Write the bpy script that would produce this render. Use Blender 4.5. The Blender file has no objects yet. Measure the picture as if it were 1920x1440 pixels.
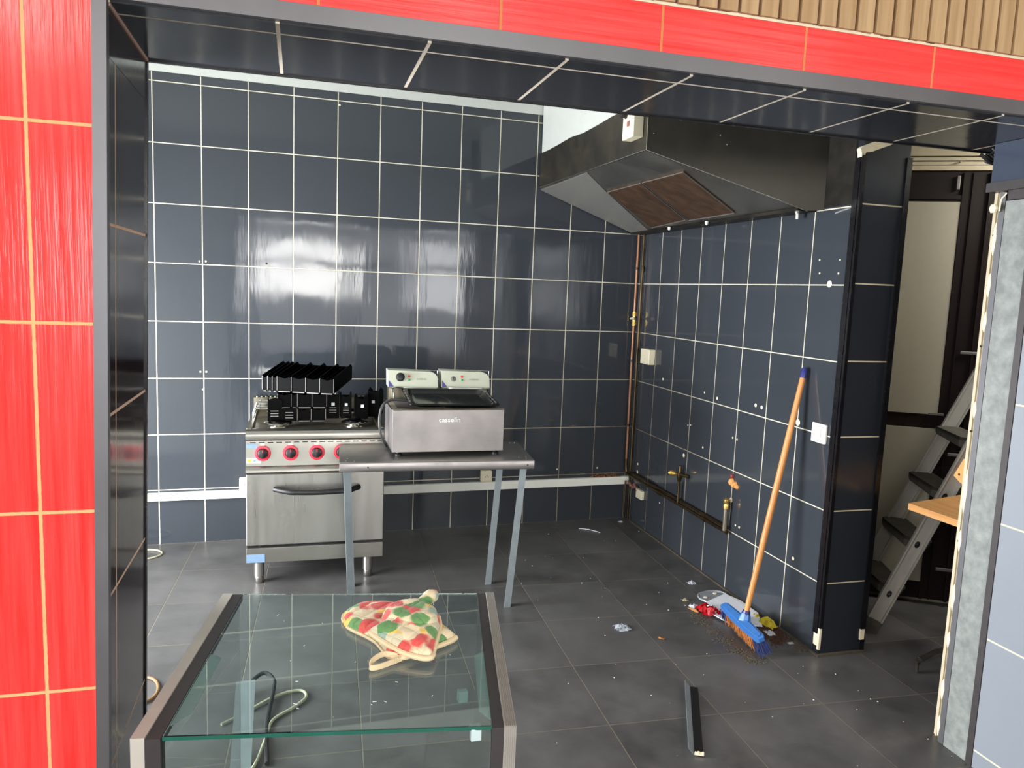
import bpy, bmesh, math, random
from mathutils import Vector, Matrix
random.seed(7)
S = bpy.context.scene
COL = S.collection
# ------------------------------------------------------------------ camera
cam = bpy.data.cameras.new('camera'); camo = bpy.data.objects.new('camera', cam); COL.objects.link(camo)
CR = (0.9627226166, -0.2676505152, 0.0390943117)      # camera right, down, forward in the room
CD = (0.0046556302, -0.1281135130, -0.9917485836)
CF = (0.2704505289, 0.9549607999, -0.1220916946)
camo.matrix_world = Matrix(((CR[0], -CD[0], -CF[0], -2.2577322), (CR[1], -CD[1], -CF[1], -4.8602199),
                            (CR[2], -CD[2], -CF[2], 1.5793246), (0, 0, 0, 1)))
cam.sensor_width = 36; cam.lens = 1426.107 / 1920 * 36; cam.clip_start = 0.05
S.camera = camo
# ------------------------------------------------------------------ world, lights, exposure
W = bpy.data.worlds.new('daylight'); S.world = W; W.use_nodes = True
bg = W.node_tree.nodes['Background']; bg.inputs[0].default_value = (0.97, 0.98, 1.0, 1); bg.inputs[1].default_value = 1.5
S.view_settings.view_transform = 'Standard'; S.view_settings.look = 'None'
S.view_settings.exposure = 0.75; S.view_settings.gamma = 1; S.view_settings.use_curve_mapping = False

def area(name, loc, target, sx, sy, power, col):
    l = bpy.data.lights.new(name, 'AREA'); l.shape = 'RECTANGLE'; l.size = sx; l.size_y = sy; l.energy = power; l.color = col
    o = bpy.data.objects.new(name, l); COL.objects.link(o); o.location = loc
    o.rotation_euler = (Vector(target) - Vector(loc)).to_track_quat('-Z', 'Y').to_euler()
    return o
area('window_daylight_kitchen', (-4.28, -1.65, 0.90), (0, -1.55, 0.55), 1.6, 1.5, 160, (0.93, 0.95, 1.0))
area('corridor_fill_top', (1.30, -2.40, 2.46), (1.0, -2.2, 0), 0.45, 0.25, 13, (1.0, 0.96, 0.88))  # added fill to brighten the corridor door and ladder, no lamp known there
area('corridor_fill_side', (2.75, -2.3, 1.4), (0.6, -2.0, 1.0), 0.9, 1.6, 24, (1.0, 0.97, 0.92))  # added unseen source lighting the corridor from its right end
area('shopfront_daylight', (-1.45, -9.4, 1.80), (-1.45, 0, 1.7), 1.9, 0.95, 70, (1.0, 0.98, 0.95))
area('shopfront_daylight', (0.85, -9.4, 1.75), (0.85, 0, 1.6), 1.1, 1.3, 22, (0.97, 0.98, 1.0))
area('shopfront_daylight', (-3.2, -9.4, 1.75), (-3.2, 0, 1.6), 1.1, 1.3, 35, (0.97, 0.98, 1.0))
area('jamb_fill_light', (-6.35, -6.3, 1.5), (0, -3.6, 1.2), 2.6, 2.0, 75, (0.97, 0.98, 1.0))  # added fill light to brighten the right jamb; its side window is invented
# the shop's ceiling lamps: three square panels
for k, lx in enumerate((-3.6, -1.4, 0.6)):
    area('ceiling_panel_light', (lx, -5.9, 2.93), (lx, -5.9, 0), 0.58, 0.58, 16, (1.0, 0.97, 0.92))

# ------------------------------------------------------------------ material helpers
MATS = {}
def srgb(r, g, b):
    f = lambda c: (c / 255) / 12.92 if c <= 10.3 else (((c / 255) + 0.055) / 1.055) ** 2.4
    return (f(r), f(g), f(b), 1)
class NT:
    def __init__(s, name):
        s.m = bpy.data.materials.new(name); s.m.use_nodes = True; s.t = s.m.node_tree; s.n = s.t.nodes; s.l = s.t.links
        s.b = s.n['Principled BSDF']; MATS[name] = s.m
    def new(s, typ, **kw):
        n = s.n.new(typ)
        for k, v in kw.items(): setattr(n, k, v)
        return n
    def put(s, sock, v):
        if hasattr(v, 'is_linked') or hasattr(v, 'links'): s.l.new(v, sock)
        else: sock.default_value = v
    def math(s, op, a, b=None, c=None, clamp=False):
        n = s.new('ShaderNodeMath', operation=op); n.use_clamp = clamp; s.put(n.inputs[0], a)
        if b is not None: s.put(n.inputs[1], b)
        if c is not None: s.put(n.inputs[2], c)
        return n.outputs[0]
    def mix(s, f, a, b):
        n = s.new('ShaderNodeMix', data_type='RGBA'); s.put(n.inputs[0], f); s.put(n.inputs[6], a); s.put(n.inputs[7], b)
        return n.outputs[2]
    def coord(s, which='Object', scale=None, rot=None):
        c = s.new('ShaderNodeTexCoord').outputs[which]
        if scale or rot:
            m = s.new('ShaderNodeMapping'); s.l.new(c, m.inputs[0])
            if scale: m.inputs['Scale'].default_value = scale
            if rot: m.inputs['Rotation'].default_value = rot
            c = m.outputs[0]
        return c
    def noise(s, vec, scale, detail=3, rough=0.5):
        n = s.new('ShaderNodeTexNoise'); s.l.new(vec, n.inputs['Vector']); n.inputs['Scale'].default_value = scale
        n.inputs['Detail'].default_value = detail; n.inputs['Roughness'].default_value = rough
        return n.outputs[0]
    def ramp(s, f, stops, interp='LINEAR'):
        n = s.new('ShaderNodeValToRGB'); s.l.new(f, n.inputs[0]); r = n.color_ramp; r.interpolation = interp
        while len(r.elements) < len(stops): r.elements.new(0.5)
        for e, (p, c) in zip(r.elements, stops): e.position = p; e.color = c if len(c) == 4 else (*c, 1)
        return n.outputs[0]
    def bump(s, h, strength=0.3, dist=0.01, prev=None):
        n = s.new('ShaderNodeBump'); n.inputs['Strength'].default_value = strength; n.inputs['Distance'].default_value = dist
        s.l.new(h, n.inputs['Height'])
        if prev is not None: s.l.new(prev, n.inputs['Normal'])
        return n.outputs[0]
    def set(s, **kw):
        for k, v in kw.items():
            nm = {'color': 'Base Color', 'rough': 'Roughness', 'metal': 'Metallic', 'normal': 'Normal', 'ior': 'IOR', 'alpha': 'Alpha',
                  'trans': 'Transmission Weight', 'coat': 'Coat Weight', 'spec': 'Specular IOR Level', 'coatr': 'Coat Roughness',
                  'aniso': 'Anisotropic', 'sheen': 'Sheen Weight'}[k]
            s.put(s.b.inputs[nm], v)
        return s.m
def G(v): return (v, v, v, 1)
def plain(name, col, rough=0.5, metal=0.0, var=0.08, nscale=30, bump=0.0, **kw):
    t = NT(name); v = t.coord(); n = t.noise(v, nscale, 4)
    c = t.mix(n, tuple(x * (1 - var * 2) for x in col[:3]) + (1,), tuple(min(1, x * (1 + var * 2)) for x in col[:3]) + (1,))
    t.set(color=c, rough=t.math('MULTIPLY_ADD', n, 0.15, rough - 0.07), metal=metal, **kw)
    if bump: t.set(normal=t.bump(n, bump, 0.005))
    return t.m
def steel(name, col, rough=0.3, along=2, dirt=0.3, dirtcol=None, dscale=3.0):
    """brushed stainless steel, brushing lines running along one axis, with wear smudges"""
    t = NT(name); sc = [220, 220, 220]; sc[along] = 4
    fine = t.noise(t.coord(scale=tuple(sc)), 1.0, 3)
    big = t.noise(t.coord(), dscale, 5, 0.6)
    sm = t.ramp(big, [(0.4, G(0)), (0.7, G(1))])
    dc = dirtcol or tuple(x * 0.55 for x in col[:3]) + (1,)
    c = t.mix(t.math('MULTIPLY', sm, dirt), col, dc)
    r = t.math('ADD', t.math('MULTIPLY_ADD', fine, 0.14, rough - 0.07), t.math('MULTIPLY', sm, 0.15))
    wav = t.noise(t.coord(scale=(5, 5, 0.5)) if along == 2 else t.coord(), 2.2, 1)
    nb = t.bump(wav, 0.35, 0.03)
    t.set(color=c, rough=r, metal=1.0, normal=t.bump(fine, 0.02, 0.001, nb))
    return t.m
def tiles(name, base, grout, ua, va, pu, pv, ou, ov, w=0.004, rough=0.14, var=0.06, usgn=1, rot=0.0, wav=0.25, groutmix=None,
          rbump=0.5, clouds=0.0, streak=None, spec=0.5, wobble=0.0):
    """glazed tile with grout lines on a grid of pitch pu x pv, in object space"""
    t = NT(name); v = t.coord(rot=(0, 0, rot) if rot else None)
    sep = t.new('ShaderNodeSeparateXYZ'); t.l.new(v, sep.inputs[0])
    ax = {'x': 0, 'y': 1, 'z': 2}
    wob = t.math('MULTIPLY_ADD', t.noise(t.coord(), 60, 2), wobble, -wobble / 2) if wobble else 0.0
    def line(a, p, o):
        u = t.math('DIVIDE', t.math('SUBTRACT', sep.outputs[ax[a]], o), p) if p else None
        if u is None: return None, None
        d = t.math('MULTIPLY', t.math('PINGPONG', u, 0.5), p)
        d = t.math('ADD', d, wob) if wobble else d
        return u, d
    uu, du = line(ua, pu, ou) if pu else (None, None)
    vv, dv = line(va, pv, ov) if pv else (None, None)
    d = du if dv is None else (dv if du is None else t.math('MINIMUM', du, dv))
    mask = t.new('ShaderNodeMapRange'); t.l.new(d, mask.inputs[0])
    mask.inputs[1].default_value = w / 2 - 0.0006; mask.inputs[2].default_value = w / 2 + 0.0006
    mask.inputs[3].default_value = 1; mask.inputs[4].default_value = 0
    mk = mask.outputs[0]
    comb = t.new('ShaderNodeCombineXYZ')
    for i, u in enumerate((uu, vv)):
        if u is not None: t.l.new(t.math('FLOOR', u), comb.inputs[i])
    wn = t.new('ShaderNodeTexWhiteNoise', noise_dimensions='3D'); t.l.new(comb.outputs[0], wn.inputs['Vector'])
    cid = wn.outputs['Value']
    lo = tuple(x * (1 - var) for x in base[:3]) + (1,); hi = tuple(x * (1 + var) for x in base[:3]) + (1,)
    c = t.mix(cid, lo, hi)
    if clouds:
        n1 = t.noise(t.coord(), 3.2, 6, 0.62); cl = t.ramp(n1, [(0.36, G(0)), (0.66, G(1))])
        c = t.mix(t.math('MULTIPLY', cl, clouds), c, tuple(min(1, x * 2.1) for x in base[:3]) + (1,))
    if streak:
        sc = [70, 70, 70]; sc[ax[streak]] = 2.2
        sn = t.noise(t.coord(scale=tuple(sc)), 1.0, 4, 0.6)
        c = t.mix(t.ramp(sn, [(0.35, G(0)), (0.75, G(1))]), c, (min(1, base[0] * 1.12), base[1] * 2.3 + 0.012, base[2] * 2.3 + 0.012, 1))  # paler streaks put stripe reflections into the red tile colour
    gn = t.noise(t.coord(), 14, 4)
    gr = t.mix(gn, tuple(x * 0.72 for x in grout[:3]) + (1,), grout)
    if groutmix:                                            # greasy brown grout near one spot
        px, py, pz, rad, gc = groutmix
        vd = t.new('ShaderNodeVectorMath', operation='DISTANCE'); t.l.new(t.coord(), vd.inputs[0]); vd.inputs[1].default_value = (px, py, pz)
        fd = t.new('ShaderNodeMapRange'); t.l.new(vd.outputs['Value'], fd.inputs[0]); fd.inputs[1].default_value = rad * 0.25; fd.inputs[2].default_value = rad
        fd.inputs[3].default_value = 1; fd.inputs[4].default_value = 0
        g2 = t.math('MULTIPLY', fd.outputs[0], t.ramp(t.noise(t.coord(), 7, 4), [(0.3, G(0.35)), (0.6, G(1))]))
        gr = t.mix(g2, gr, gc)
    col = t.mix(mk, c, gr)
    tilt = t.math('MULTIPLY', t.noise(t.coord(scale=(1, 1, 1)), 1.6, 2), 1.0)
    sc = [14, 14, 14]; sc[2] = 2.5
    fine = t.noise(t.coord(scale=tuple(sc)), 1.0, 3)
    nb = t.bump(tilt, wav * 0.5, 0.03)
    if streak:
        nb = t.bump(sn, 0.35, 0.004, nb)
    nb = t.bump(fine, wav, 0.0025, nb)
    nb = t.bump(t.math('SUBTRACT', 1.0, mk), rbump, 0.002, nb)
    smudge = t.ramp(t.noise(t.coord(), 2.6, 5, 0.6), [(0.4, G(0)), (0.75, G(1))])
    ro = t.math('ADD', rough, t.math('MULTIPLY', smudge, 0.07))
    t.set(color=col, rough=t.math('ADD', ro, t.math('MULTIPLY', mk, 0.6)), normal=nb, spec=spec)
    return t.m

NAVY = srgb(54, 58, 63); GROUT = srgb(216, 210, 188)
H = 0.331927; Z0 = 0.32963
BR = (0.10, 0.055, 0.018, 1)
m_back = tiles('back_wall_tile', NAVY, GROUT, 'x', 'z', 0.252, H, -0.27564, Z0, w=0.0055, rough=0.05, groutmix=(-0.1, 0, 0.35, 1.1, BR), wobble=0.0012)
m_right = tiles('right_wall_tile', NAVY, GROUT, 'y', 'z', 0.252, H, -0.318764, Z0, w=0.0052, rough=0.07, groutmix=(0, -0.2, 0.4, 1.3, BR), wobble=0.0012)
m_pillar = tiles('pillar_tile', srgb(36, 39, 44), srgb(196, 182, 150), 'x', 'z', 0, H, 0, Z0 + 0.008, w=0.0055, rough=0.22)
m_soffit = tiles('soffit_tile', srgb(50, 52, 56), srgb(236, 222, 200), 'x', 'y', 0.3325, 0.86, -0.31, -2.978, w=0.009, rough=0.13, wobble=0.002)
m_jamb = tiles('jamb_tile', srgb(42, 33, 37), srgb(226, 190, 160), 'y', 'z', 0.9, 0.4145, -2.972, 1.686, w=0.007, rough=0.10)
m_jambR = tiles('right_jamb_glare_tile', srgb(134, 141, 148), srgb(236, 226, 190), 'y', 'z', 0, 0.403, 0, 0.87, w=0.006, rough=0.30)  # navy tile with its glare put into a paler base colour
m_red = tiles('red_tile', (0.90, 0.030, 0.026, 1), srgb(224, 184, 124), 'x', 'z', 0.40, 0.4085, -2.790, 1.474, w=0.007, rough=0.16, streak='z', var=0.04, wav=0.35, wobble=0.002)
m_redl = tiles('red_lintel_tile', (0.90, 0.030, 0.026, 1), srgb(226, 140, 84), 'x', 'z', 0.4085, 0, -1.403, 0, w=0.0065, rough=0.28, streak='x', var=0.03, wav=0.3)
m_floor = tiles('floor_tile', srgb(72, 71, 70), srgb(104, 97, 82), 'x', 'y', 0.448, 0.4475, 0, 0, w=0.0042, rough=0.33, var=0.30, rot=0.0, wav=0.3, clouds=0.6, wobble=0.002)
m_black = plain('black_trim', srgb(16, 15, 18), 0.25)
m_white = plain('white_paint', srgb(190, 193, 186), 0.55, var=0.03)
m_pvc = plain('white_plastic', srgb(232, 232, 222), 0.35, var=0.03)
m_cream = plain('cream_plastic', srgb(222, 214, 186), 0.38, var=0.04)
m_greytrim = plain('grey_anodised_trim', srgb(112, 112, 114), 0.38, metal=0.6, var=0.08, nscale=6)
m_darktrim = plain('dark_grey_trim', srgb(66, 62, 62), 0.4, metal=0.3)
m_steel = steel('brushed_steel', (0.42, 0.40, 0.37, 1), 0.30, along=2, dirt=0.12, dscale=1.5)
m_steelh = steel('horizontal_brushed_steel', (0.34, 0.325, 0.29, 1), 0.30, along=0, dirt=0.25)
m_steelt = steel('worn_steel_top', (0.50, 0.48, 0.45, 1), 0.30, along=0, dirt=0.5)
m_fryer = steel('fryer_steel', (0.36, 0.335, 0.325, 1), 0.42, along=0, dirt=0.25, dscale=6)
m_grease = steel('greasy_steel', (0.30, 0.28, 0.22, 1), 0.32, along=2, dirt=0.6, dirtcol=(0.16, 0.12, 0.06, 1), dscale=9)
m_hood = steel('hood_steel', (0.050, 0.047, 0.040, 1), 0.42, along=0, dirt=0.25, dirtcol=(0.12, 0.10, 0.08, 1), dscale=4)
m_hoodL = steel('tarnished_hood_side', (0.13, 0.12, 0.10, 1), 0.42, along=1, dirt=0.85, dirtcol=(0.10, 0.085, 0.06, 1), dscale=7)
m_hoodU = steel('hood_underside_steel', (0.50, 0.48, 0.43, 1), 0.34, along=1, dirt=0.3)
m_chrome = plain('chrome_wire', (0.75, 0.74, 0.70, 1), 0.16, metal=1.0, var=0.05)
m_galv = plain('galvanised_leg', srgb(138, 147, 150), 0.42, metal=0.55, var=0.10, nscale=18)
m_rubber = plain('black_rubber', srgb(18, 17, 18), 0.45)
m_gloss = plain('black_enamel', srgb(9, 8, 9), 0.16, var=0.2, coat=0.3)
m_cast = plain('black_enamelled_plate', srgb(2, 2, 2), 0.4, var=0.3, nscale=50, spec=0.05)
m_edge = plain('worn_and_highlit_edge', srgb(120, 116, 112), 0.5, metal=0.5)
m_knobred = plain('red_knob_ring', srgb(205, 44, 62), 0.35)
m_copper = plain('greasy_copper_pipe', srgb(132, 92, 66), 0.34, metal=0.6, var=0.3, nscale=9)
m_pipeold = plain('tarnished_pipe', srgb(74, 60, 38), 0.32, metal=0.8, var=0.4, nscale=14)
m_brass = plain('yellowed_brass', srgb(214, 176, 96), 0.28, metal=0.85, var=0.2)
m_plug = plain('filler_plaster', srgb(226, 214, 184), 0.8, var=0.1)
m_blue = plain('blue_broom_plastic', srgb(62, 116, 182), 0.35, var=0.08)
m_navyp = plain('navy_plastic', srgb(40, 46, 110), 0.35)
m_paper = plain('white_paper', srgb(228, 230, 236), 0.75, var=0.04)
m_yellow = plain('yellow_card', srgb(228, 210, 60), 0.6)
m_redp = plain('red_wrapper', srgb(214, 20, 36), 0.35)
m_dirt = plain('brown_debris', srgb(70, 44, 30), 0.9, var=0.5, nscale=90)
m_dust = plain('dust_fluff', srgb(84, 78, 66), 0.95, var=0.4, nscale=120)
m_brist = plain('orange_bristle', srgb(186, 118, 60), 0.7, var=0.3, nscale=80)
m_bristb = plain('blue_bristle', srgb(44, 58, 112), 0.6, var=0.3)
m_door = plain('dark_brown_lacquer', srgb(24, 13, 11), 0.5, var=0.05, nscale=4, spec=0.25)
m_doorp = plain('cream_door_panel', srgb(160, 154, 136), 0.6, var=0.03)
m_creamf = plain('cream_moulding', srgb(196, 184, 156), 0.5, var=0.05)
m_alu = plain('scuffed_aluminium', srgb(182, 178, 168), 0.5, metal=0.15, var=0.09, nscale=12)
m_tread = plain('dirty_grey_tread', srgb(74, 70, 62), 0.75, var=0.35, nscale=26, bump=0.4)
m_ply = plain('orange_plywood', srgb(214, 150, 84), 0.6, var=0.12, nscale=20)
m_cableg = plain('grey_cable', srgb(170, 166, 140), 0.45)
m_cabled = plain('dark_cable', srgb(60, 62, 60), 0.45)
m_brown = plain('rusty_brown_mesh', srgb(84, 62, 46), 0.6, metal=0.5, var=0.35, nscale=14)
m_wallout = plain('shop_wall_paint', srgb(206, 204, 198), 0.7, var=0.02)
m_corr = plain('corridor_cream_wall', srgb(150, 142, 122), 0.7, var=0.03)
m_stickb = plain('blue_film_sticker', srgb(112, 138, 170), 0.4)
m_stickw = plain('white_sticker', srgb(225, 232, 238), 0.4)
m_textb = plain('blue_print', srgb(40, 120, 215), 0.5)
m_texty = plain('olive_print', srgb(160, 176, 40), 0.5)
m_greenl = plain('green_lamp_lens', srgb(40, 150, 80), 0.3)
m_redl2 = plain('red_lamp_lens', srgb(205, 30, 40), 0.3)
m_panelw = plain('ivory_control_panel', srgb(180, 183, 164), 0.3, var=0.03)
m_purple = plain('indigo_printed_corner', srgb(60, 58, 120), 0.4)
m_greyp = plain('grey_print', srgb(120, 124, 118), 0.5)
m_lightprint = plain('pale_engraving', srgb(240, 238, 232), 0.35, metal=0.4)

def wood(name, a, b, ax=2, sc=6, rough=0.5, coat=0.0):
    t = NT(name); s = [sc * 7] * 3; s[ax] = sc * 0.35
    n = t.noise(t.coord(scale=tuple(s)), 1.0, 4, 0.6); n2 = t.noise(t.coord(), 1.6, 3)
    c = t.mix(t.ramp(n, [(0.3, G(0)), (0.72, G(1))]), a, b)
    c = t.mix(t.math('MULTIPLY', n2, 0.3), c, tuple(x * 0.7 for x in a[:3]) + (1,))
    return t.set(color=c, rough=rough, normal=t.bump(n, 0.15, 0.002), coat=coat)
m_slat = wood('oak_slat', srgb(168, 134, 92), srgb(204, 172, 128), 2, 5)
m_groove = plain('purple_grey_groove', srgb(124, 98, 100), 0.8)
m_handle = wood('broom_wood', srgb(190, 120, 58), srgb(214, 150, 84), 2, 8, 0.4)
m_shelf = wood('orange_shelf_wood', srgb(186, 130, 70), srgb(216, 162, 98), 1, 5, 0.45)

def marbled():
    t = NT('marbled_grey_laminate'); n = t.noise(t.coord(), 24, 6, 0.65); n2 = t.noise(t.coord(), 60, 4, 0.6)
    c = t.ramp(n, [(0.35, srgb(112, 116, 113)), (0.55, srgb(134, 139, 134)), (0.7, srgb(150, 154, 148))])
    c = t.mix(t.math('MULTIPLY', n2, 0.35), c, srgb(118, 123, 119))
    return t.set(color=c, rough=0.45)
m_marble = marbled()
def glass(name, col, rough=0.0, ior=1.5):
    t = NT(name); return t.set(color=col, trans=1.0, rough=rough, ior=ior)
m_glass = glass('case_glass', (0.80, 0.93, 0.89, 1))
m_glasse = plain('green_glass_edge', srgb(34, 92, 78), 0.15, var=0.1)
def frosted():
    t = NT('frosted_acrylic'); return t.set(color=(0.60, 0.74, 0.74, 1), trans=0.15, rough=0.35, ior=1.4)
m_frost = frosted()
def film():
    t = NT('clear_plastic_film'); return t.set(color=(0.9, 0.95, 1, 1), trans=0.8, rough=0.12, ior=1.3)
m_film = film()
def floral():
    t = NT('quilted_floral_cotton'); v = t.coord()
    d = t.noise(v, 30, 2); off = t.new('ShaderNodeVectorMath', operation='SCALE')
    dn = t.new('ShaderNodeTexNoise'); t.l.new(v, dn.inputs['Vector']); dn.inputs['Scale'].default_value = 28
    t.l.new(dn.outputs[1], off.inputs[0]); off.inputs['Scale'].default_value = 0.022
    add = t.new('ShaderNodeVectorMath', operation='ADD'); t.l.new(v, add.inputs[0]); t.l.new(off.outputs[0], add.inputs[1])
    vo = t.new('ShaderNodeTexVoronoi'); t.l.new(add.outputs[0], vo.inputs['Vector']); vo.inputs['Scale'].default_value = 25
    cid = t.new('ShaderNodeSeparateColor'); t.l.new(vo.outputs['Color'], cid.inputs[0])
    pal = t.ramp(cid.outputs[0], [(0.0, srgb(232, 216, 178)), (0.16, srgb(214, 34, 44)), (0.50, srgb(228, 212, 172)), (0.58, srgb(62, 138, 62)),
                                  (0.78, srgb(236, 192, 50)), (0.85, srgb(206, 200, 168)), (0.93, srgb(130, 168, 152))], 'CONSTANT')
    blot = t.ramp(vo.outputs['Distance'], [(0.60, G(1)), (0.80, G(0))])
    c = t.mix(blot, srgb(228, 212, 174), pal)
    c = t.mix(t.math('MULTIPLY', t.noise(v, 90, 3), 0.2), c, srgb(236, 224, 190))
    w1 = t.new('ShaderNodeSeparateXYZ'); t.l.new(v, w1.inputs[0])
    q1 = t.math('PINGPONG', t.math('MULTIPLY', t.math('ADD', w1.outputs[0], w1.outputs[1]), 18), 0.5)
    q2 = t.math('PINGPONG', t.math('MULTIPLY', t.math('SUBTRACT', w1.outputs[0], w1.outputs[1]), 18), 0.5)
    q = t.math('POWER', t.math('MULTIPLY', t.math('MINIMUM', q1, q2), 2), 0.45)
    return t.set(color=c, rough=0.8, normal=t.bump(q, 0.4, 0.01), sheen=0.2)
m_floral = floral()
m_binding = plain('cream_cotton_binding', srgb(224, 204, 164), 0.8, var=0.06)

# ------------------------------------------------------------------ mesh helpers
def obj(name, bm, mat, parent=None, kind=None, smooth=False, loc=None, label=None):
    bmesh.ops.recalc_face_normals(bm, faces=bm.faces)
    me = bpy.data.meshes.new(name); bm.to_mesh(me); bm.free()
    mats = mat if isinstance(mat, (list, tuple)) else [mat]
    for m in mats: me.materials.append(m)
    if smooth:
        for p in me.polygons: p.use_smooth = True
        try: me.set_sharp_from_angle(angle=math.radians(38))
        except Exception: pass
    o = bpy.data.objects.new(name, me); COL.objects.link(o)
    if parent is not None: o.parent = parent
    if loc: o.location = loc
    if kind: o['kind'] = kind
    if label: o['label'] = label
    return o
def tag(o, label, cat, group=None, kind=None):
    o['label'] = label; o['category'] = cat
    if group: o['group'] = group
    if kind: o['kind'] = kind
    return o
def thing(name, label, cat, loc=(0, 0, 0), rz=0.0, group=None):
    o = bpy.data.objects.new(name, None); COL.objects.link(o); o.empty_display_size = 0.1
    o.location = loc; o.rotation_euler = (0, 0, rz)
    return tag(o, label, cat, group)
def NB(): return bmesh.new()
def box(bm, x0, x1, y0, y1, z0, z1, mi=0, bev=0.0, M=None):
    vs = [bm.verts.new((x, y, z)) for z in (z0, z1) for x, y in ((x0, y0), (x1, y0), (x1, y1), (x0, y1))]
    fs = [(0, 3, 2, 1), (4, 5, 6, 7), (0, 1, 5, 4), (1, 2, 6, 5), (2, 3, 7, 6), (3, 0, 4, 7)]
    F = [bm.faces.new([vs[i] for i in f]) for f in fs]
    for f in F: f.material_index = mi
    if bev:
        es = list({e for f in F for e in f.edges})
        r = bmesh.ops.bevel(bm, geom=es, offset=bev, segments=2, profile=0.5, affect='EDGES')
        for f in r['faces']: f.material_index = mi
        vs = list({v for f in r['faces'] for v in f.verts} | {v for v in vs if v.is_valid})
    if M is not None: bmesh.ops.transform(bm, matrix=M, verts=vs)
    return vs
def hull8(bm, pts, mi=0):
    """pts: bottom 4 then top 4"""
    vs = [bm.verts.new(p) for p in pts]
    for f in ((0, 3, 2, 1), (4, 5, 6, 7), (0, 1, 5, 4), (1, 2, 6, 5), (2, 3, 7, 6), (3, 0, 4, 7)):
        bm.faces.new([vs[i] for i in f]).material_index = mi
    return vs
def prism(bm, poly, vec, mi=0):
    """extrude a planar polygon (3D points) along vec"""
    a = [bm.verts.new(p) for p in poly]; v = Vector(vec); b = [bm.verts.new(Vector(p) + v) for p in poly]
    n = len(poly)
    bm.faces.new(a).material_index = mi; bm.faces.new(b[::-1]).material_index = mi
    for i in range(n): bm.faces.new([a[i], a[(i + 1) % n], b[(i + 1) % n], b[i]]).material_index = mi
    return a + b
def frame_from(d):
    d = Vector(d).normalized(); up = Vector((0, 0, 1)) if abs(d.z) < 0.95 else Vector((1, 0, 0))
    a = d.cross(up).normalized(); return a, d.cross(a).normalized()
def tube(bm, pts, r, seg=10, cap=True, mi=0, closed=False):
    pts = [Vector(p) for p in pts]; n = len(pts); rings = []; pa = None
    for i, p in enumerate(pts):
        if closed: d = pts[(i + 1) % n] - pts[i - 1]
        else: d = pts[min(i + 1, n - 1)] - pts[max(i - 1, 0)]
        d.normalize()
        if pa is None: a, b = frame_from(d)
        else:
            a = (pa - d * pa.dot(d)).normalized(); b = d.cross(a)
        pa = a; rr = r[i] if isinstance(r, (list, tuple)) else r
        rings.append([bm.verts.new(p + (a * math.cos(t) + b * math.sin(t)) * rr) for t in [2 * math.pi * k / seg for k in range(seg)]])
    for i in range(n if closed else n - 1):
        A, B = rings[i], rings[(i + 1) % n]
        for k in range(seg): bm.faces.new([A[k], A[(k + 1) % seg], B[(k + 1) % seg], B[k]]).material_index = mi
    if cap and not closed:
        bm.faces.new(rings[0]).material_index = mi; bm.faces.new(rings[-1][::-1]).material_index = mi
    return rings
def spline(pts, n=8):
    P = [Vector(p) for p in pts]; out = []
    for i in range(len(P) - 1):
        p0 = P[max(i - 1, 0)]; p1 = P[i]; p2 = P[i + 1]; p3 = P[min(i + 2, len(P) - 1)]
        for k in range(n):
            t = k / n
            out.append(0.5 * ((2 * p1) + (-p0 + p2) * t + (2 * p0 - 5 * p1 + 4 * p2 - p3) * t * t + (-p0 + 3 * p1 - 3 * p2 + p3) * t ** 3))
    out.append(P[-1]); return out
def lathe(bm, c, axis, prof, seg=24, mi=0):
    """prof: list of (distance along axis, radius)"""
    c = Vector(c); ax = Vector(axis).normalized(); a, b = frame_from(ax); rings = []
    for h, r in prof:
        rings.append([bm.verts.new(c + ax * h + (a * math.cos(t) + b * math.sin(t)) * max(r, 1e-4)) for t in [2 * math.pi * k / seg for k in range(seg)]])
    for A, B in zip(rings, rings[1:]):
        for k in range(seg): bm.faces.new([A[k], A[(k + 1) % seg], B[(k + 1) % seg], B[k]]).material_index = mi
    bm.faces.new(rings[0]).material_index = mi; bm.faces.new(rings[-1][::-1]).material_index = mi
def beam(bm, p0, p1, w, d, wdir, mi=0):
    """rectangular bar from p0 to p1; w along wdir, d perpendicular"""
    p0, p1 = Vector(p0), Vector(p1); ax = (p1 - p0).normalized(); a = Vector(wdir); a = (a - ax * a.dot(ax)).normalized(); b = ax.cross(a)
    q = [(-w / 2, -d / 2), (w / 2, -d / 2), (w / 2, d / 2), (-w / 2, d / 2)]
    return hull8(bm, [p0 + a * x + b * y for x, y in q] + [p1 + a * x + b * y for x, y in q], mi)
def text_mesh(name, body, size, mat, parent, M, extrude=0.0006, spacing=1.0):
    cu = bpy.data.curves.new(name, 'FONT'); cu.body = body; cu.size = size; cu.extrude = extrude; cu.align_x = 'CENTER'; cu.align_y = 'CENTER'
    cu.space_character = spacing
    o = bpy.data.objects.new(name + '_src', cu); COL.objects.link(o)
    dg = bpy.context.evaluated_depsgraph_get(); me = bpy.data.meshes.new_from_object(o.evaluated_get(dg))
    COL.objects.unlink(o); bpy.data.objects.remove(o); me.name = name
    me.materials.clear(); me.materials.append(mat)
    me.transform(M)
    t = bpy.data.objects.new(name, me); COL.objects.link(t); t.parent = parent
    return t
RX90 = Matrix.Rotation(math.pi / 2, 4, 'X')
def struct(name, bm, mat, parent=None, smooth=False, label=None):
    o = obj(name, bm, mat, parent, None if parent else 'structure', smooth)
    if label: o['label'] = label
    return o

# ------------------------------------------------------------------ THE ROOM
AN = -0.0337107                                     # the back wall runs 1.9 degrees off square
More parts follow.
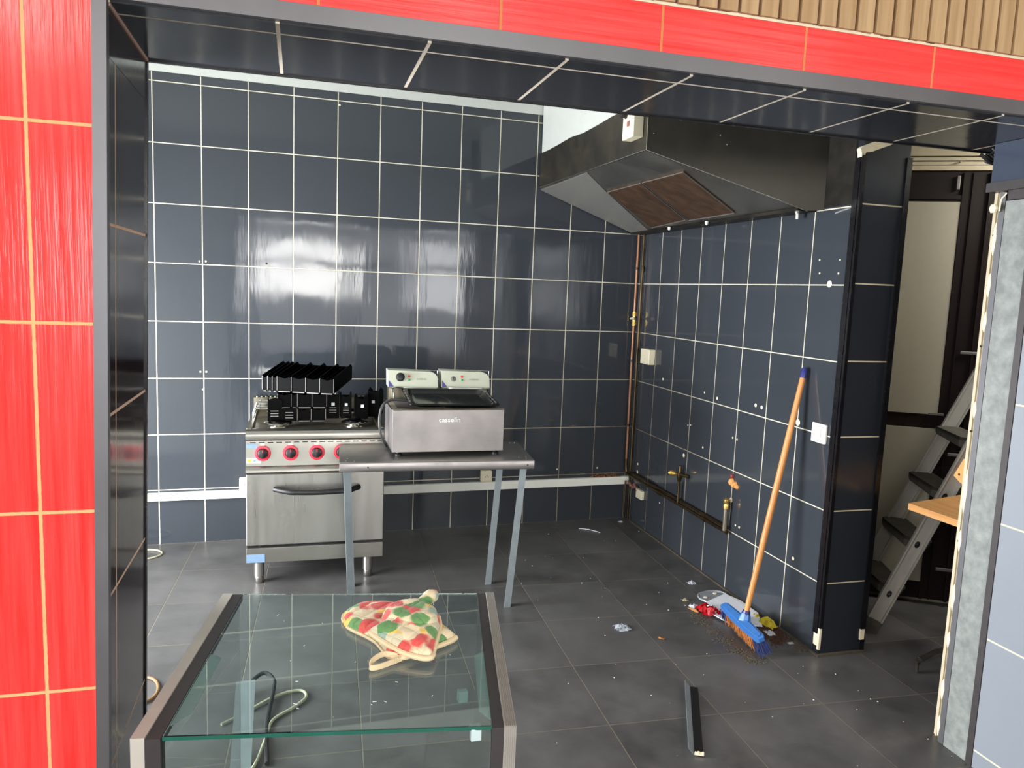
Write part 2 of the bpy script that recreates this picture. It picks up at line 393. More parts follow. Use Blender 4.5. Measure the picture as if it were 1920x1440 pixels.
# floor: one slab under kitchen, corridor and shop; tile grid turned a little
FR = -0.041
bm = NB(); box(bm, -6.6, 3.2, -9.6, 0.6, -0.1, 0.0, M=Matrix.Rotation(0, 4, 'Z'))
fl = struct('floor', bm, m_floor)
inv = Matrix.Rotation(-FR, 4, 'Z') @ Matrix.Translation((0.698, 2.452, 0))
fl.data.transform(inv); fl.matrix_world = inv.inverted()
# back wall (own local frame: local x along the wall, local y = 0 the tiled face)
bm = NB(); box(bm, -5.2, 1.6, 0, 0.2, 0, 2.702)
wb = struct('wall_back', bm, m_back); wb.rotation_euler = (0, 0, -AN)
bm = NB(); box(bm, -5.2, 1.6, 0.002, 0.2, 2.704, 2.86)
w2 = struct('trim_1', bm, m_white); w2.rotation_euler = (0, 0, -AN)
# right wall with the pillar end
bm = NB(); box(bm, 0, 0.236, -2.07, 0.05, 0, 2.84)
wr = struct('wall_right', bm, m_right)
bm = NB(); box(bm, 0.002, 0.234, -2.113, -2.071, 0, 2.84)
struct('wall_right_end', bm, m_pillar)
bm = NB()
box(bm, -0.006, 0.010, -2.119, -2.106, 0.13, 2.20); box(bm, -0.007, 0.002, -2.103, -2.072, 0.10, 2.20)
box(bm, 0.214, 0.240, -2.121, -2.104, 0.11, 2.2)
box(bm, 0.222, 0.240, -2.121, -2.104, 0.0, 0.06)
struct('trim_2', bm, m_black)
bm = NB()
box(bm, -0.005, 0.003, -2.106, -2.080, 0.045, 0.10); box(bm, -0.005, 0.006, -2.118, -2.106, 0.03, 0.13)
ch = obj('chipped_plaster', bm, m_plug, None); tag(ch, 'chipped cream plaster at the foot of the near pillar corner, by the right wall', 'plaster')
bm = NB(); box(bm, 0.214, 0.236, -2.120, -2.106, 0.06, 0.11); ch = obj('chipped_plaster', bm, m_plug, None); tag(ch, 'small chipped cream patch low on the far edge of the pillar beside the ladder', 'plaster')
# caulk line between floor and pillar / right wall
bm = NB(); box(bm, -0.012, -0.0005, -2.115, -0.1, 0.0005, 0.010); box(bm, -0.012, 0.236, -2.127, -2.1135, 0.0005, 0.010)
struct('baseboard_right', bm, plain('dirty_caulk', srgb(70, 64, 52), 0.8, var=0.3, nscale=40))
# ceiling
bm = NB(); box(bm, -4.6, 0.1, -2.7, 0.3, 2.84, 2.95)
struct('ceiling', bm, m_white)
# kitchen left wall with its glazed opening, and the kitchen's left front wall
bm = NB()
box(bm, -4.6, -4.4, -0.85, 0.25, 0, 2.84); box(bm, -4.6, -4.4, -2.63, -2.45, 0, 2.84); box(bm, -4.6, -4.4, -2.45, -0.85, 2.2, 2.84); box(bm, -4.6, -4.4, -2.45, -0.85, 0, 0.10)
struct('wall_left', bm, m_white)
bm = NB()
for yy in (-2.45, -1.67, -0.90): box(bm, -4.52, -4.46, yy, yy + 0.05, 0.10, 2.2)
for zz in (0.10, 2.14): box(bm, -4.52, -4.46, -2.45, -0.85, zz, zz + 0.06)
struct('window_1', bm, m_white)
# front wall, left of the opening (jamb leans a hair)
def jx(z): return -2.640 - 0.020 * (2.135 - z)
bm = NB()
hull8(bm, [(-6.6, -3.06, 0), (jx(0) - 0.022, -3.06, 0), (jx(0) - 0.022, -2.63, 0), (-6.6, -2.63, 0), (-6.6, -3.06, 2.95), (jx(2.95) - 0.022, -3.06, 2.95), (jx(2.95) - 0.022, -2.63, 2.95), (-6.6, -2.63, 2.95)])
struct('wall_front', bm, m_white)
bm = NB()
hull8(bm, [(-6.4, -3.064, 0), (jx(0) - 0.023, -3.064, 0), (jx(0) - 0.023, -3.0602, 0), (-6.4, -3.0602, 0), (-6.4, -3.064, 2.95), (jx(2.95) - 0.023, -3.064, 2.95), (jx(2.95) - 0.023, -3.0602, 2.95), (-6.4, -3.0602, 2.95)])
struct('wall_front_tiling', bm, m_red)
bm = NB()
hull8(bm, [(jx(0) - 0.02, -3.055, 0), (jx(0), -3.055, 0), (jx(0), -2.622, 0), (jx(0) - 0.02, -2.622, 0), (jx(2.135) - 0.02, -3.055, 2.135), (jx(2.135), -3.055, 2.135), (jx(2.135), -2.622, 2.135), (jx(2.135) - 0.02, -2.622, 2.135)])
struct('trim_3', bm, m_jamb)
bm = NB()
hull8(bm, [(jx(2.03) - 0.01, -3.054, 2.03), (jx(2.03) + 0.0006, -3.054, 2.03), (jx(2.03) + 0.0006, -2.623, 2.03), (jx(2.03) - 0.01, -2.623, 2.03), (jx(2.132) - 0.01, -3.054, 2.132), (jx(2.132) + 0.0006, -3.054, 2.132), (jx(2.132) + 0.0006, -2.623, 2.132), (jx(2.132) - 0.01, -2.623, 2.132)])
struct('trim_12', bm, plain('jamb_tile_glaze', srgb(42, 33, 37), 0.12, var=0.02))
bm = NB()
hull8(bm, [(jx(0) - 0.022, -3.068, 0), (jx(0) + 0.004, -3.068, 0), (jx(0) + 0.004, -3.045, 0), (jx(0) - 0.022, -3.045, 0), (jx(2.175) - 0.024, -3.068, 2.175), (jx(2.14) + 0.004, -3.068, 2.14), (jx(2.14) + 0.004, -3.045, 2.14), (jx(2.175) - 0.024, -3.045, 2.175)])
hull8(bm, [(jx(2.14) + 0.002, -3.068, 2.137), (1.6, -3.068, 2.137), (1.6, -3.045, 2.137), (jx(2.14) + 0.002, -3.045, 2.137), (jx(2.175) - 0.022, -3.068, 2.175), (1.6, -3.068, 2.175), (1.6, -3.045, 2.175), (jx(2.175) - 0.022, -3.045, 2.175)])
struct('trim_4', bm, m_greytrim)
# thick dark rear bead of jamb and soffit
bm = NB(); box(bm, jx(2.1) - 0.012, 0.9, -2.63, -2.618, 2.128, 2.142)
hull8(bm, [(jx(0) - 0.01, -2.628, 0), (jx(0) + 0.004, -2.628, 0), (jx(0) + 0.004, -2.612, 0), (jx(0) - 0.01, -2.612, 0), (jx(2.13) - 0.01, -2.628, 2.13), (jx(2.13) + 0.004, -2.628, 2.13), (jx(2.13) + 0.004, -2.612, 2.13), (jx(2.13) - 0.01, -2.612, 2.13)])
struct('trim_5', bm, m_black)
# beam over the opening: tiled underside, red tile face
bm = NB(); box(bm, jx(2.14) - 0.001, 1.6, -3.058, -2.63, 2.14, 2.84)
struct('wall_beam', bm, m_white)
bm = NB(); box(bm, jx(2.13) - 0.002, 1.6, -3.05, -2.625, 2.133, 2.1395)
struct('ceiling_soffit', bm, m_soffit)
bm = NB(); tube(bm, [(jx(2.13) + 0.003, -3.045, 2.131), (jx(2.13) + 0.003, -2.63, 2.131)], 0.004, 6)
struct('trim_6', bm, plain('pink_grout', srgb(196, 164, 150), 0.8))
bm = NB(); box(bm, jx(2.17) - 0.025, 1.6, -3.066, -3.0585, 2.176, 2.2855)
struct('wall_lintel', bm, m_redl)
# white filler line and the slatted wood cladding above
bm = NB()
xs = [-2.3 + 0.03 * i for i in range(130)]
for a, b in zip(xs, xs[1:]):
    h = 2.291 + random.uniform(-0.001, 0.003); prism(bm, [(a, -3.069, 2.285), (b, -3.069, 2.285), (b, -3.069, h), (a, -3.069, h)], (0, 0.009, 0))
struct('trim_7', bm, m_plug)
bm = NB(); box(bm, -2.24, 1.6, -3.064, -3.0585, 2.291, 2.95, 1)
x = -2.24
while x < 1.55:
    box(bm, x + 0.004, x + 0.052, -3.078, -3.064, 2.292, 2.95, 0); x += 0.0578
o = obj('wood_slat_cladding', bm, [m_slat, m_groove]); tag(o, 'slatted oak-look wood cladding above the red tile band', 'wall cladding')
bm = NB(); box(bm, -6.6, -2.245, -3.0595, -3.0585, 2.2, 2.95)
# right of the opening: red wall piece, jamb with blue tile, grey laminate post
bm = NB(); box(bm, 0.40, 2.9, -3.06, -2.80, 0, 2.137)
struct('wall_front_right', bm, m_white)
bm = NB(); box(bm, 0.40, 2.9, -3.064, -3.0602, 0, 2.137)
struct('wall_front_right_tiling', bm, m_red)
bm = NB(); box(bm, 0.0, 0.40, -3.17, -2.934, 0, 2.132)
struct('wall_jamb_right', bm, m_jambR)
bm = NB(); box(bm, 0.0, 0.40, -2.934, -2.745, 2.004, 2.132); box(bm, -0.001, 0.40, -3.058, -2.934, 2.004, 2.1325)
struct('wall_jamb_lintel', bm, plain('glossy_navy_tile', srgb(58, 66, 80), 0.2, var=0.02))
bm = NB(); box(bm, -0.002, 0.398, -2.932, -2.908, 0.0, 1.955); box(bm, -0.008, 0.398, -2.932, -2.735, 1.972, 2.003); box(bm, -0.004, 0.398, -2.932, -2.82, 1.94, 1.971)
struct('trim_8', bm, m_darktrim)
bm = NB(); box(bm, 0.006, 0.13, -2.907, -2.806, 0.0, 1.938)
struct('wall_post', bm, m_marble)
bm = NB(); box(bm, 0.008, 0.13, -2.802, -2.779, 0.0, 1.969)
struct('trim_9', bm, m_greytrim)
bm = NB()
box(bm, 0.034, 0.12, -2.777, -2.735, 0.0, 2.0)
box(bm, 0.026, 0.034, -2.777, -2.762, 0.0, 2.0); box(bm, 0.028, 0.034, -2.752, -2.746, 0.0, 2.0)
fr = obj('cream_door_frame', bm, m_creamf, None, 'structure'); fr.name = 'trim_10'
bm = NB()
for zz in (0.75, 1.15, 1.45, 1.66, 1.83):
    lathe(bm, (0.0258, -2.755, zz), (-1, 0, 0), [(0, 0.004), (0.0015, 0.004)], 10)
bm.free()
for zz in (0.75, 1.15, 1.45, 1.66, 1.83):
    bm = NB(); lathe(bm, (0.0258, -2.755, zz), (-1, 0, 0), [(0, 0.004), (0.0015, 0.004)], 10); obj('screw_hole', bm, m_black, fr)
# torn filler along the post edge
bm = NB(); beam(bm, (0.018, -2.7785, 0.02), (0.018, -2.7785, 1.87), 0.006, 0.001, (1, 0, 0))
for (za, zb) in ((0.02, 0.10), (0.16, 0.24), (0.36, 0.42), (0.50, 0.60), (0.72, 0.80), (0.86, 1.02), (1.20, 1.26), (1.50, 1.57), (1.62, 1.70), (1.76, 1.87)):
    n = 7; poly = [(0.006, -2.779, za)]
    for i in range(n + 1):
        t = i / n; poly.append((0.006, -2.779 + 0.0075 * math.sin(math.pi * t) ** 0.6 * random.uniform(0.6, 1.1) + 0.002, za + (zb - za) * t))
    poly.append((0.006, -2.779, zb)); poly.append((0.006, -2.784, (za + zb) / 2)); prism(bm, poly, (0.018, 0, 0))
o = obj('dried_filler', bm, m_plug); tag(o, 'torn white filler beads down the edge of the grey door post', 'filler')
bm = NB()
lathe(bm, (-0.004, -2.782, 1.915), (-1, 0.2, 0), [(0, 0.010), (0.006, 0.016), (0.014, 0.017), (0.018, 0.012)], 6)
tube(bm, spline([(-0.008, -2.798, 1.905), (-0.010, -2.800, 1.925), (-0.008, -2.801, 1.945), (-0.008, -2.812, 1.955), (-0.008, -2.818, 1.963)], 5), 0.0025, 6)
o = obj('hanging_cable_clip', bm, m_cream); tag(o, 'cream plastic clip on a short white wire beside the doorway lintel', 'clip')
bm = NB()
for k in range(7):
    a = random.uniform(0, 6); tube(bm, spline([(0.04 + 0.01 * k, -2.70, 2.13), (0.05 + 0.02 * math.cos(a), -2.70 + 0.03 * math.sin(a), 2.09), (0.03 + 0.012 * k, -2.715, 2.075 + 0.003 * k), (-0.01 + 0.02 * k, -2.70, 2.105)], 6), 0.006, 7)
o = obj('wire_bundle', bm, m_rubber); tag(o, 'black tangle of wires hanging under the soffit by the doorway', 'wires')
# white foam filler over the pillar
bm = NB()
pts = [(-0.04, 2.203), (-0.03, 2.212), (0.0, 2.224), (0.03, 2.236), (0.05, 2.242), (0.053, 2.262), (0.062, 2.248), (0.09, 2.252), (0.096, 2.268), (0.104, 2.256), (0.15, 2.262), (0.152, 2.254), (0.10, 2.243), (0.06, 2.228), (0.02, 2.212), (-0.012, 2.207), (-0.018, 2.195), (-0.026, 2.204), (-0.032, 2.186), (-0.034, 2.203)]
prism(bm, [(x_, -2.140, z_ + (0.010 if z_ > 2.246 or i < 8 else -0.006)) for i, (x_, z_) in enumerate(pts)], (0, 0.025, 0))
o = obj('expanding_foam', bm, m_plug); tag(o, 'ragged white expanding foam strip on top of the tiled pillar', 'foam')

# corridor beyond the doorway: angled wall with a lacquered door
dd = Vector((0.863, -0.505, 0)); dn = Vector((-0.505, -0.863, 0)); P0 = Vector((0.848, -1.65, 0))
CM = Matrix.Translation(P0) @ Matrix(((dd.x, -dn.x, 0, 0), (dd.y, -dn.y, 0, 0), (0, 0, 1, 0), (0, 0, 0, 1)))   # local x along wall, local y into the wall
def placed(o): o.matrix_world = CM; return o
bm = NB(); box(bm, -0.62, 1.7, 0.06, 0.2, 0, 2.84)
placed(struct('wall_corridor', bm, m_corr))
bm = NB()
box(bm, 0.4, 3.1, -2.9, -2.8, 0, 2.84)
struct('wall_corridor_front', bm, m_corr)
bm = NB(); box(bm, 0.236, 3.1, -2.80, -0.5, 2.50, 2.6)
struct('ceiling_corridor', bm, m_corr)
bm = NB(); box(bm, -0.5, 1.6, 0.03, 0.06, 2.262, 2.50)
for i, (za, zb, dy) in enumerate(((2.262, 2.285, -0.004), (2.29, 2.305, 0.004), (2.31, 2.325, -0.006), (2.33, 2.36, -0.018))): box(bm, -0.5, 1.6, dy, 0.03, za, zb)
lathe(bm, (0.08, 0.0, 2.3), (0, -1, 0), [(0, 0.004), (0.02, 0.004)], 8)
placed(struct('trim_11', bm, m_creamf))
door = bpy.data.objects.new('door_1', None); COL.objects.link(door); door['kind'] = 'structure'; placed(door)
bm = NB(); box(bm, -0.5, 1.0, 0.01, 0.05, 0.03, 2.258)
obj('door_leaf', bm, m_door, door)
bm = NB(); box(bm, 0.106, 0.122, -0.002, 0.012, 0.03, 2.25); box(bm, 0.15, 0.158, 0.002, 0.012, 0.03, 2.25); box(bm, 0.225, 0.24, -0.006, 0.012, 0.03, 2.25); box(bm, -0.4, 0.106, 0.0, 0.012, 2.12, 2.14)
obj('door_moulding', bm, m_door, door)
bm = NB(); box(bm, -0.42, 0.104, 0.002, 0.012, 1.025, 2.108)
obj('door_panel', bm, m_doorp, door)
bm = NB(); box(bm, -0.42, 0.108, 0.002, 0.012, 0.125, 0.950)
obj('door_panel', bm, m_doorp, door)
bm = NB(); box(bm, 0.075, 0.091, -0.008, 0.002, 2.165, 2.236, bev=0.003)
for x_, z_ in ((0.175, 1.353), (0.168, 0.822), (0.172, 0.205)): box(bm, x_, x_ + 0.09, -0.010, 0.004, z_ - 0.008, z_ + 0.008, bev=0.003)
box(bm, 0.06, 0.13, -0.01, 0.004, 1.022, 1.034, bev=0.002)
obj('door_bolt', bm, m_edge, door, label='small grey sliding bolts and plates')

# the shop behind the camera
bm = NB()
box(bm, -6.6, 2.9, -9.6, -3.06, 2.95, 3.05)
struct('ceiling_shop', bm, m_wallout)
bm = NB(); box(bm, -6.6, -6.4, -9.6, -7.7, 0, 2.95); box(bm, -6.6, -6.4, -4.9, -3.06, 0, 2.95); box(bm, -6.6, -6.4, -7.7, -4.9, 0, 0.45); box(bm, -6.6, -6.4, -7.7, -4.9, 2.55, 2.95)
struct('wall_shop_left', bm, m_wallout)
bm = NB(); box(bm, 2.9, 3.1, -9.6, -0.5, 0, 2.95)
struct('wall_shop_right', bm, m_wallout)
bm = NB(); box(bm, -6.6, -3.9, -9.6, -9.5, 0, 2.95); box(bm, 1.5, 2.9, -9.6, -9.5, 0, 2.95); box(bm, -3.9, 1.5, -9.6, -9.5, 0, 0.3); box(bm, -3.9, 1.5, -9.6, -9.5, 2.6, 2.95)
struct('wall_shop_front', bm, m_wallout)
bm = NB()
for xx in (-3.9, -2.6, -2.45, -0.9, -0.72, 0.4, 1.44): box(bm, xx, xx + 0.08, -9.33, -9.25, 0.3, 2.6)
box(bm, -3.9, 1.52, -9.33, -9.25, 1.9, 1.98)
struct('window_2', bm, m_darktrim)

# ------------------------------------------------------------------ wall fittings
def wall_marks(name, spots, normal, mat, r0=0.006, th=0.0015):
    out = []
    for i, s in enumerate(spots):
        p, r = (s[:3], s[3]) if len(s) > 3 else (s, r0)
        bm = NB(); lathe(bm, p, normal, [(0, r), (th, r * 0.9), (th * 1.3, r * 0.5)], 10); out.append(obj(name, bm, mat, None))
    return out
RWm = [(-0.444, 1.051, .008), (-0.971, 1.038, .006), (-1.113, 1.025, .009), (-1.485, 1.044, .010), (-1.538, 1.041, .010), (-0.806, 0.817, .005), (-0.838, 0.823, .005),
       (-1.298, 0.837, .006), (-1.34, 0.836, .006), (-0.996, 0.72, .007), (-1.387, 0.378, .006), (-1.423, 0.378, .007), (-1.885, 0.373, .009), (-0.152, 0.425, .009), (-0.152, 0.369, .011),
       (-0.509, 0.251, .006), (-1.834, 1.017, .016), (-1.889, 1.769, .005), (-2.025, 1.766, .005), (-1.897, 1.71, .005), (-2.022, 1.708, .005), (-1.969, 1.662, .016), (-0.78, 0.625, .012), (-1.326, 0.50, .014)]
for y_, z_, r_ in RWm:
    bm = NB(); lathe(bm, (-0.0002, y_, z_), (-1, 0, 0), [(0, r_), (0.0012, r_ * 0.9), (0.0018, r_ * 0.5)], 10); obj('screw_hole', bm, m_plug, wr)
for x_, z_, m_ in ((-2.812, 1.675, m_plug), (-2.778, 1.677, m_plug), (-2.443, 1.68, m_black), (-2.813, 1.034, m_plug), (-2.781, 1.034, m_plug), (-2.80, 0.929, m_plug), (-1.551, 1.67, m_copper), (-2.03, 2.629, m_plug), (-0.54, .37, m_plug), (-0.24, .37, m_plug)):
    bm = NB(); lathe(bm, (x_, -0.0002, z_), (0, -1, 0), [(0, 0.006), (0.0012, 0.0055), (0.0018, 0.003)], 10); obj('screw_hole', bm, m_, wb)

def on_back(o): o.rotation_euler = (0, 0, -AN); return o
# cable trunking along the back wall
t = thing('cable_trunking', 'white plastic cable trunking running low along the tiled back wall', 'cable trunking'); on_back(t)
bm = NB(); box(bm, -4.3, -2.535, -0.028, -0.001, 0.270, 0.316, bev=0.002); box(bm, -1.86, -0.003, -0.028, -0.001, 0.252, 0.306, bev=0.002); obj('cover', bm, m_pvc, t)
bm = NB()
for k in range(9):
    x_ = -0.30 + 0.022 * k; tube(bm, spline([(x_, -0.010, 0.306), (x_ + 0.01, -0.016, 0.314 + 0.008 * (k % 3)), (x_ + 0.03, -0.020, 0.309 + 0.004 * (k % 2)), (x_ + 0.06, -0.014, 0.308)], 5), 0.0016, 5)
obj('loose_wire', bm, plain('orange_brown_wire', srgb(150, 90, 40), 0.5), t, label='thin orange loose wires')
def socket(x, z, s, mat, label, name='wall_socket'):
    t = thing(name, label, 'socket'); on_back(t)
    bm = NB(); box(bm, x, x + s, -0.036, -0.001, z, z + s, bev=0.006); obj('housing', bm, mat, t)
    bm = NB(); box(bm, x + 0.012, x + s - 0.012, -0.039, -0.0362, z + 0.012, z + s - 0.012, bev=0.001); obj('cover_plate', bm, mat, t)
    c = (x + s / 2, -0.0392, z + s / 2)
    bm = NB(); lathe(bm, c, (0, -1, 0), [(0, 0.021), (0.0015, 0.021), (0.0016, 0.0185)], 24); r = obj('outlet_ring', bm, mat, t)
    bm = NB()
    for dx, dz in ((-0.009, 0), (0.009, 0), (0, 0.010)): lathe(bm, (c[0] + dx, -0.0407, c[2] + dz), (0, -1, 0), [(0, 0.0030), (0.0006, 0.0030)], 10)
    obj('pin_hole', bm, m_rubber, t)
socket(-1.092, 0.306, 0.078, m_cream, 'cream square power socket on the trunking under the steel table')
socket(-2.60, 0.316, 0.078, m_pvc, 'white power socket half hidden behind the left side of the stove')
# junction box, light switch on the right wall
bm = NB(); box(bm, -0.045, -0.0005, -0.315, -0.185, 1.128, 1.228, bev=0.004)
o = obj('junction_box', bm, m_cream); tag(o, 'plain cream junction box on the right wall beside the corner pipes', 'junction box')
for z_ in (1.14, 1.165):
    bm = NB(); lathe(bm, (-0.0452, -0.25, z_), (-1, 0, 0), [(0, 0.002), (0.001, 0.002)], 8); obj('screw', bm, m_black, o)
t = thing('light_switch', 'white rocker light switch on the right wall next to the broom handle', 'light switch')
bm = NB(); box(bm, -0.014, -0.0005, -2.046, -1.952, 0.955, 1.042, bev=0.004); obj('plate', bm, m_pvc, t)
bm = NB(); box(bm, -0.018, -0.0142, -2.020, -1.972, 0.977, 1.018, bev=0.002); obj('rocker', bm, m_white, t)
bm = NB(); box(bm, -0.024, -0.0005, -0.262, -0.175, 0.185, 0.245, bev=0.003, M=Matrix.Translation((0, -0.02, 0.02)) )
o = obj('broken_socket', bm, m_cream); tag(o, 'cream cover of a broken socket below the pipes in the corner', 'socket')
bm = NB()
for k in range(8): lathe(bm, (-0.008 - 0.002 * (k % 3), -0.05 - 0.022 * k, 0.275 - 0.008 * (k % 4)), (-1, 0, 0), [(0, 0.012), (0.010, 0.009), (0.014, 0.004)], 7)
obj('torn_plaster', bm, plain('reddish_plaster', srgb(128, 84, 78), 0.9, var=0.4, nscale=60), o)

# copper gas and water pipes
t = thing('copper_pipe', 'long copper gas pipe rising in the corner then running low along the right wall', 'pipe')
pl = [(-0.040, -0.040, 2.02), (-0.040, -0.040, 1.2), (-0.038, -0.042, 0.44)]
bm = NB(); tube(bm, pl, 0.0095, 10); obj('pipe_riser', bm, m_copper, t, smooth=True)
pl = [(-0.038, -0.042, 0.44), (-0.038, -0.043, 0.40), (-0.036, -0.052, 0.352), (-0.030, -0.09, 0.334), (-0.030, -0.5, 0.331), (-0.030, -0.95, 0.330), (-0.030, -1.36, 0.329)]
bm = NB(); tube(bm, spline(pl, 5), 0.0095, 10); obj('pipe_run', bm, m_pipeold, t, smooth=True)
for z_ in (1.76, 1.13, 0.68):
    bm = NB(); tube(bm, [(-0.040, -0.040, z_ - 0.009), (-0.040, -0.040, z_ + 0.009)], 0.0135, 10); obj('bracket', bm, m_rubber, t)
for y_ in (-0.55, -1.10):
    bm = NB(); tube(bm, [(-0.030, y_, 0.330), (-0.030, y_ - 0.03, 0.330)], 0.014, 10); obj('bracket', bm, m_pipeold, t)
t = thing('tarnished_riser_pipe', 'dark tarnished pipe standing in the room corner beside the copper one', 'pipe')
bm = NB(); tube(bm, spline([(-0.018, -0.074, 2.02), (-0.018, -0.076, 1.80), (-0.012, -0.080, 1.74), (-0.018, -0.078, 1.68), (-0.018, -0.078, 0.42), (-0.018, -0.085, 0.36), (-0.016, -0.2, 0.352), (-0.016, -1.34, 0.348)], 5), 0.0085, 10); obj('pipe_run', bm, m_pipeold, t, smooth=True)
bm = NB(); tube(bm, [(-0.03, -0.035, 0.28), (-0.03, -0.035, 0.006)], 0.007, 8); tube(bm, [(-0.012, -0.06, 0.30), (-0.012, -0.06, 0.006)], 0.006, 8)
obj('lower_stub', bm, m_pipeold, t, smooth=True)
t = thing('corner_gas_valve', 'small brass gas valve with pale lever on the vertical corner pipe', 'valve')
bm = NB(); tube(bm, [(-0.040, -0.040, 1.372), (-0.040, -0.040, 1.468)], [0.012, 0.012], 10); lathe(bm, (-0.040, -0.040, 1.39), (0, 0, 1), [(-0.012, 0.016), (0.012, 0.016)], 6); lathe(bm, (-0.040, -0.040, 1.45), (0, 0, 1), [(-0.012, 0.016), (0.012, 0.016)], 6)
obj('valve_body', bm, m_brass, t, smooth=True)
bm = NB(); tube(bm, [(-0.045, -0.055, 1.42), (-0.070, -0.082, 1.422), (-0.090, -0.086, 1.420)], [0.009, 0.012, 0.005], 8); obj('lever', bm, m_cream, t, smooth=True)
t = thing('brass_tap', 'greasy brass gas tap on a short riser above the low wall pipe', 'valve')
bm = NB(); tube(bm, [(-0.030, -0.80, 0.335), (-0.030, -0.80, 0.50)], 0.008, 10); obj('riser', bm, m_pipeold, t, smooth=True)
bm = NB(); lathe(bm, (-0.030, -0.80, 0.47), (0, 0, 1), [(0, 0.012), (0.015, 0.013), (0.02, 0.017), (0.05, 0.017), (0.055, 0.012), (0.09, 0.010), (0.10, 0.006)], 12); tube(bm, [(-0.030, -0.80, 0.515), (-0.006, -0.87, 0.513)], 0.010, 10)
obj('tap_body', bm, m_pipeold, t, smooth=True)
bm = NB(); lathe(bm, (-0.045, -0.79, 0.515), (-1, 0.45, 0.1), [(0, 0.010), (0.012, 0.016), (0.035, 0.018), (0.05, 0.010)], 12); obj('tap_outlet', bm, m_brass, t, smooth=True)
t = thing('capped_pipe_stub', 'grey capped pipe stub standing at the end of the low wall pipe', 'pipe')
bm = NB(); tube(bm, [(-0.032, -1.335, 0.335), (-0.032, -1.335, 0.47)], 0.0125, 12); obj('stub', bm, plain('grey_pipe', srgb(120, 112, 98), 0.4, metal=0.6), t, smooth=True)
bm = NB(); lathe(bm, (-0.032, -1.335, 0.455), (0, 0, 1), [(0, 0.016), (0.02, 0.018), (0.03, 0.014), (0.034, 0.017), (0.052, 0.017), (0.058, 0.008)], 10); obj('cap_nut', bm, m_brass, t, smooth=True)
bm = NB(); lathe(bm, (-0.002, -1.326, 0.60), (-1, 0, 0), [(0, 0.022), (0.010, 0.018), (0.018, 0.010)], 9)
for k in range(4): lathe(bm, (-0.002, -1.33 - 0.016 * k, 0.598 - 0.012 * (k % 2)), (-1, 0, 0), [(0, 0.014), (0.010, 0.010), (0.016, 0.004)], 7)
o = obj('broken_pipe_hole', bm, m_ply); tag(o, 'ragged orange filler in a pipe hole above the capped stub', 'filler')
bm = NB(); lathe(bm, (-0.002, -1.33, 0.634), (-1, 0, 0), [(0, 0.012), (0.012, 0.010), (0.015, 0.004)], 8)
o = obj('red_wall_plug', bm, plain('dull_red_plastic', srgb(130, 44, 48), 0.5)); tag(o, 'dull red wall plug in a tile joint of the right wall', 'wall plug')

# ------------------------------------------------------------------ extractor hood
t = thing('extractor_hood', 'large dark stainless extractor hood slanting down in the corner over the pipes', 'extractor hood')
YL = -0.030; zf = 2.228
def fy(x): return -1.632 - 0.342 * (x + 0.761)
def uz(x): return 2.240 - (x + 0.761) * (2.240 - 1.993) / 0.681 if x < -0.08 else 1.993
# left face, steel band
bm = NB(); hull8(bm, [(-0.761, fy(-0.761), zf), (-0.753, fy(-0.753), zf), (-0.753, YL, 2.246), (-0.761, YL, 2.246), (-0.761, fy(-0.761), 2.80), (-0.753, fy(-0.753), 2.80), (-0.753, YL, 2.462), (-0.761, YL, 2.462)])
bm.free(); bm = NB()
poly = [(-0.761, YL, 2.246), (-0.761, fy(-0.761), zf), (-0.761, fy(-0.761), 2.82), (-0.761, -1.44, 2.82)]
zz = 2.45; ys = [-1.42, -1.2, -1.0, -0.8, -0.6, -0.4, -0.2, YL]
poly += [(-0.761, y_, 2.452 + random.uniform(-0.006, 0.010)) for y_ in ys]
poly = [(-0.761, YL, 2.246), (-0.761, fy(-0.761), zf), (-0.761, fy(-0.761), 2.455)] + [(-0.761, y_, 2.455 + random.uniform(-0.005, 0.008)) for y_ in ys]
prism(bm, poly, (0.008, 0, 0)); obj('side_panel', bm, m_hoodL, t, label='tarnished steel side with a ragged upper edge')
# front face
bm = NB(); xs = [-0.761, -0.08, 0.0]
pf = [(-0.761, fy(-0.761), zf - 0.004), (-0.072, fy(-0.072), 1.984), (0.0, fy(0.0), 1.990), (0.0, fy(0.0), 2.82), (-0.761, fy(-0.761), 2.82)]
prism(bm, pf, (0.003, 0.009, 0)); obj('front_panel', bm, m_hood, t)
bm = NB(); tube(bm, [(-0.762, fy(-0.761) - 0.001, zf), (-0.762, fy(-0.761) - 0.001, 2.6)], 0.0022, 6); tube(bm, [(-0.762, fy(-0.761) - 0.001, zf - 0.002), (-0.072, fy(-0.072) - 0.001, 1.983)], 0.0022, 6); tube(bm, [(-0.762, YL, 2.246), (-0.762, fy(-0.761), zf)], 0.002, 6)
obj('edge_seam', bm, m_chrome, t)
